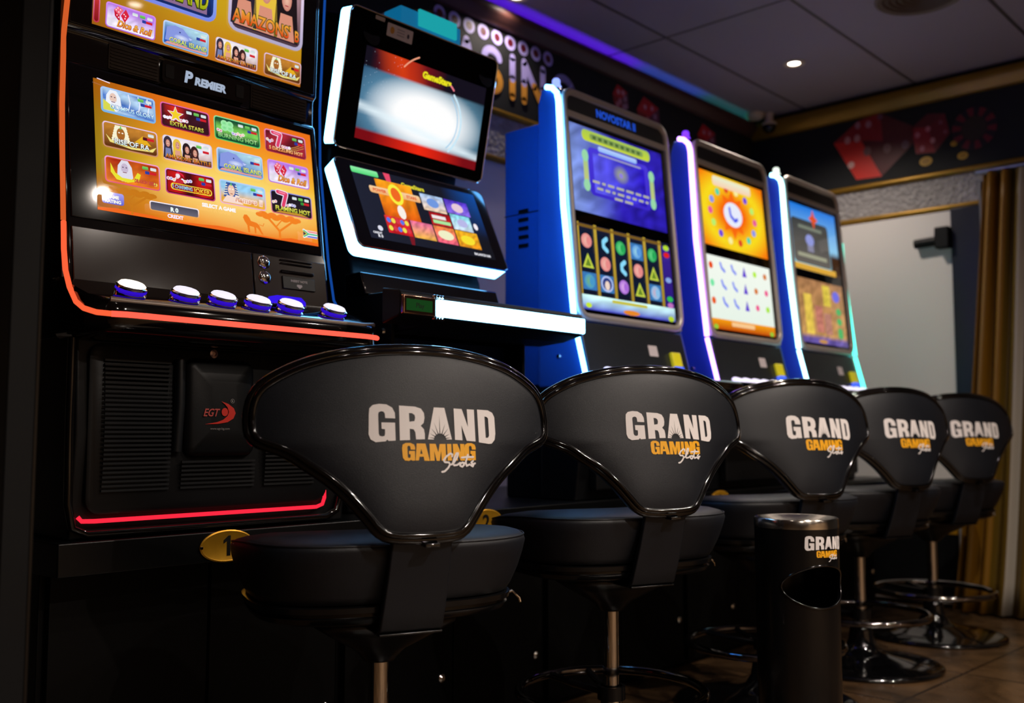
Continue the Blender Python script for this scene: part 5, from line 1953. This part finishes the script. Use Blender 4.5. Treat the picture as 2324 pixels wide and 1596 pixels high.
    fr_ = part('foot_ring', MB().tube(rp, .0115, seg=14, closed=True), mat('ring_chrome_dark', '#8a8684', .08, metal=1), t, smooth='all')
    part('ring_collar', MB().lathe([(.0265, .160), (.034, .160), (.034, .192), (.0265, .192)], seg=28, cap=False), M['shell'], t, smooth=True)
    for a_ in (math.radians(75), math.radians(105)):
        part('ring_spoke', MB().tube([(.03 * math.cos(a_), .03 * math.sin(a_), .172), (.13 * math.cos(a_), .13 * math.sin(a_), .172), (.222 * math.cos(a_), .222 * math.sin(a_), .177)], .009, seg=10), M['shell'], t, smooth=True)
    part('base_disc', MB().lathe([(.262, .0), (.268, .004), (.266, .011), (.25, .017), (.18, .028), (.10, .042), (.06, .058), (.044, .085), (.038, .12), (.036, .138), (.03, .142), (.018, .142), (.018, .0)], seg=72), M['gloss'], t, smooth='all')
    return t


def dup(root, loc, rotz, label):
    r = root.copy()
    C.objects.link(r)
    r.location = loc
    r.rotation_euler = (0, 0, rotz)
    r['label'] = label
    for ch in list(root.children):
        c = ch.copy()
        C.objects.link(c)
        c.parent = r
        for g in ch.children:
            d = g.copy()
            C.objects.link(d)
            d.parent = c
    return r


ROT = math.radians(67.5 - 90)
proto = make_stool()
proto['group'] = 'stools along the gaming machines'
spots = [(1.254, 1.50, 0, 'nearest black stool, its logo back in front of the first machine'),
         (1.985, 1.50, .01, 'second black stool from the left, chrome column and foot ring in view'),
         (2.745, 1.50, .0, 'third black stool, its column hidden behind the ashtray bin'),
         (3.423, 1.50, .0, 'fourth black stool, just right of the ashtray bin top'),
         (4.11, 1.50, -.10, 'farthest black stool, beside the striped curtain')]
for i, (x, y, dr_, lb) in enumerate(spots):
    if i == 0:
        proto.location = (x, y, 0)
        proto.rotation_euler = (0, 0, ROT)
        proto['label'] = lb
    else:
        dup(proto, (x, y, 0), ROT + dr_, lb)

# ------------------------------------------------------------------ ashtray bin
BXc, BYc, BR, BT = 2.312, 1.172, .101, .594
face = math.radians(206.9 + 37)
bn = thing('ashtray_bin', 'black cylindrical ashtray bin with brushed steel rim and side opening', 'bin', (BXc, BYc, 0))
ft = Matrix.Translation((BXc, BYc, 0))
body = MB().lathe([(.098, .0), (.099, .004), (BR - .001, .30), (BR, .575), (BR - .006, .575), (BR - .007, .03), (.0, .03), (0, 0)], seg=96)
body.bm.transform(ft)
bo = part('body', body, M['shell'], bn, smooth=True)
cut = MB()
cz, ch_, cw_ = .437, .050, .0865
rg = []
nseg = 48
fx, fyv = math.cos(face), math.sin(face)
rx_, ry_ = -math.sin(face), math.cos(face)
for d_ in (.0, .2):
    rg.append([(BXc + fx * d_ + rx_ * cw_ * math.cos(2 * PI * k / nseg), BYc + fyv * d_ + ry_ * cw_ * math.cos(2 * PI * k / nseg), cz + ch_ * math.sin(2 * PI * k / nseg)) for k in range(nseg)])
co = obj('cutter', cut.loft(rg), M['black'])
mdb = bo.modifiers.new('cut', 'BOOLEAN')
mdb.operation = 'DIFFERENCE'
mdb.solver = 'EXACT'
mdb.object = co
bpy.context.view_layer.update()
dg = bpy.context.evaluated_depsgraph_get()
nm_ = bpy.data.meshes.new_from_object(bo.evaluated_get(dg))
bo.modifiers.clear()
bo.data = nm_
for p in nm_.polygons: p.use_smooth = True
nm_.set_sharp_from_angle(angle=math.radians(35))
bpy.data.objects.remove(co)
rimp = []
for k in range(64):
    q = 2 * PI * k / 64
    l_ = cw_ * math.cos(q)
    d_ = math.sqrt(BR ** 2 - l_ * l_)
    rimp.append((BXc + fx * d_ + rx_ * l_, BYc + fyv * d_ + ry_ * l_, cz + ch_ * math.sin(q)))
part('opening_rim', MB().tube(rimp, .0028, seg=8, closed=True), M['gloss'], bn, smooth='all')
rim = MB().lathe([(BR - .003, .570), (BR + .001, .572), (BR + .0012, .592), (BR - .001, .595), (BR - .004, .594), (.05, .560), (.0, .556), (.0, .552), (.05, .555), (BR - .004, .572)], seg=96)
rim.bm.transform(ft)
part('steel_rim', rim, M['brushed'], bn, smooth=True)


def bin_map(x, y, h):
    an = face - math.radians(26.5) + x * .505 / BR
    r = BR + .0002 + h
    return (BXc + r * math.cos(an) - 0, BYc + r * math.sin(an), .558 + y * .53)


lg = map_logo('logo', bin_map, None, cell=.02, dz=.0004)
lg.parent = bn
lg.matrix_parent_inverse = Matrix.Identity(4)
lg.data.transform(Matrix.Translation((-BXc, -BYc, 0)))
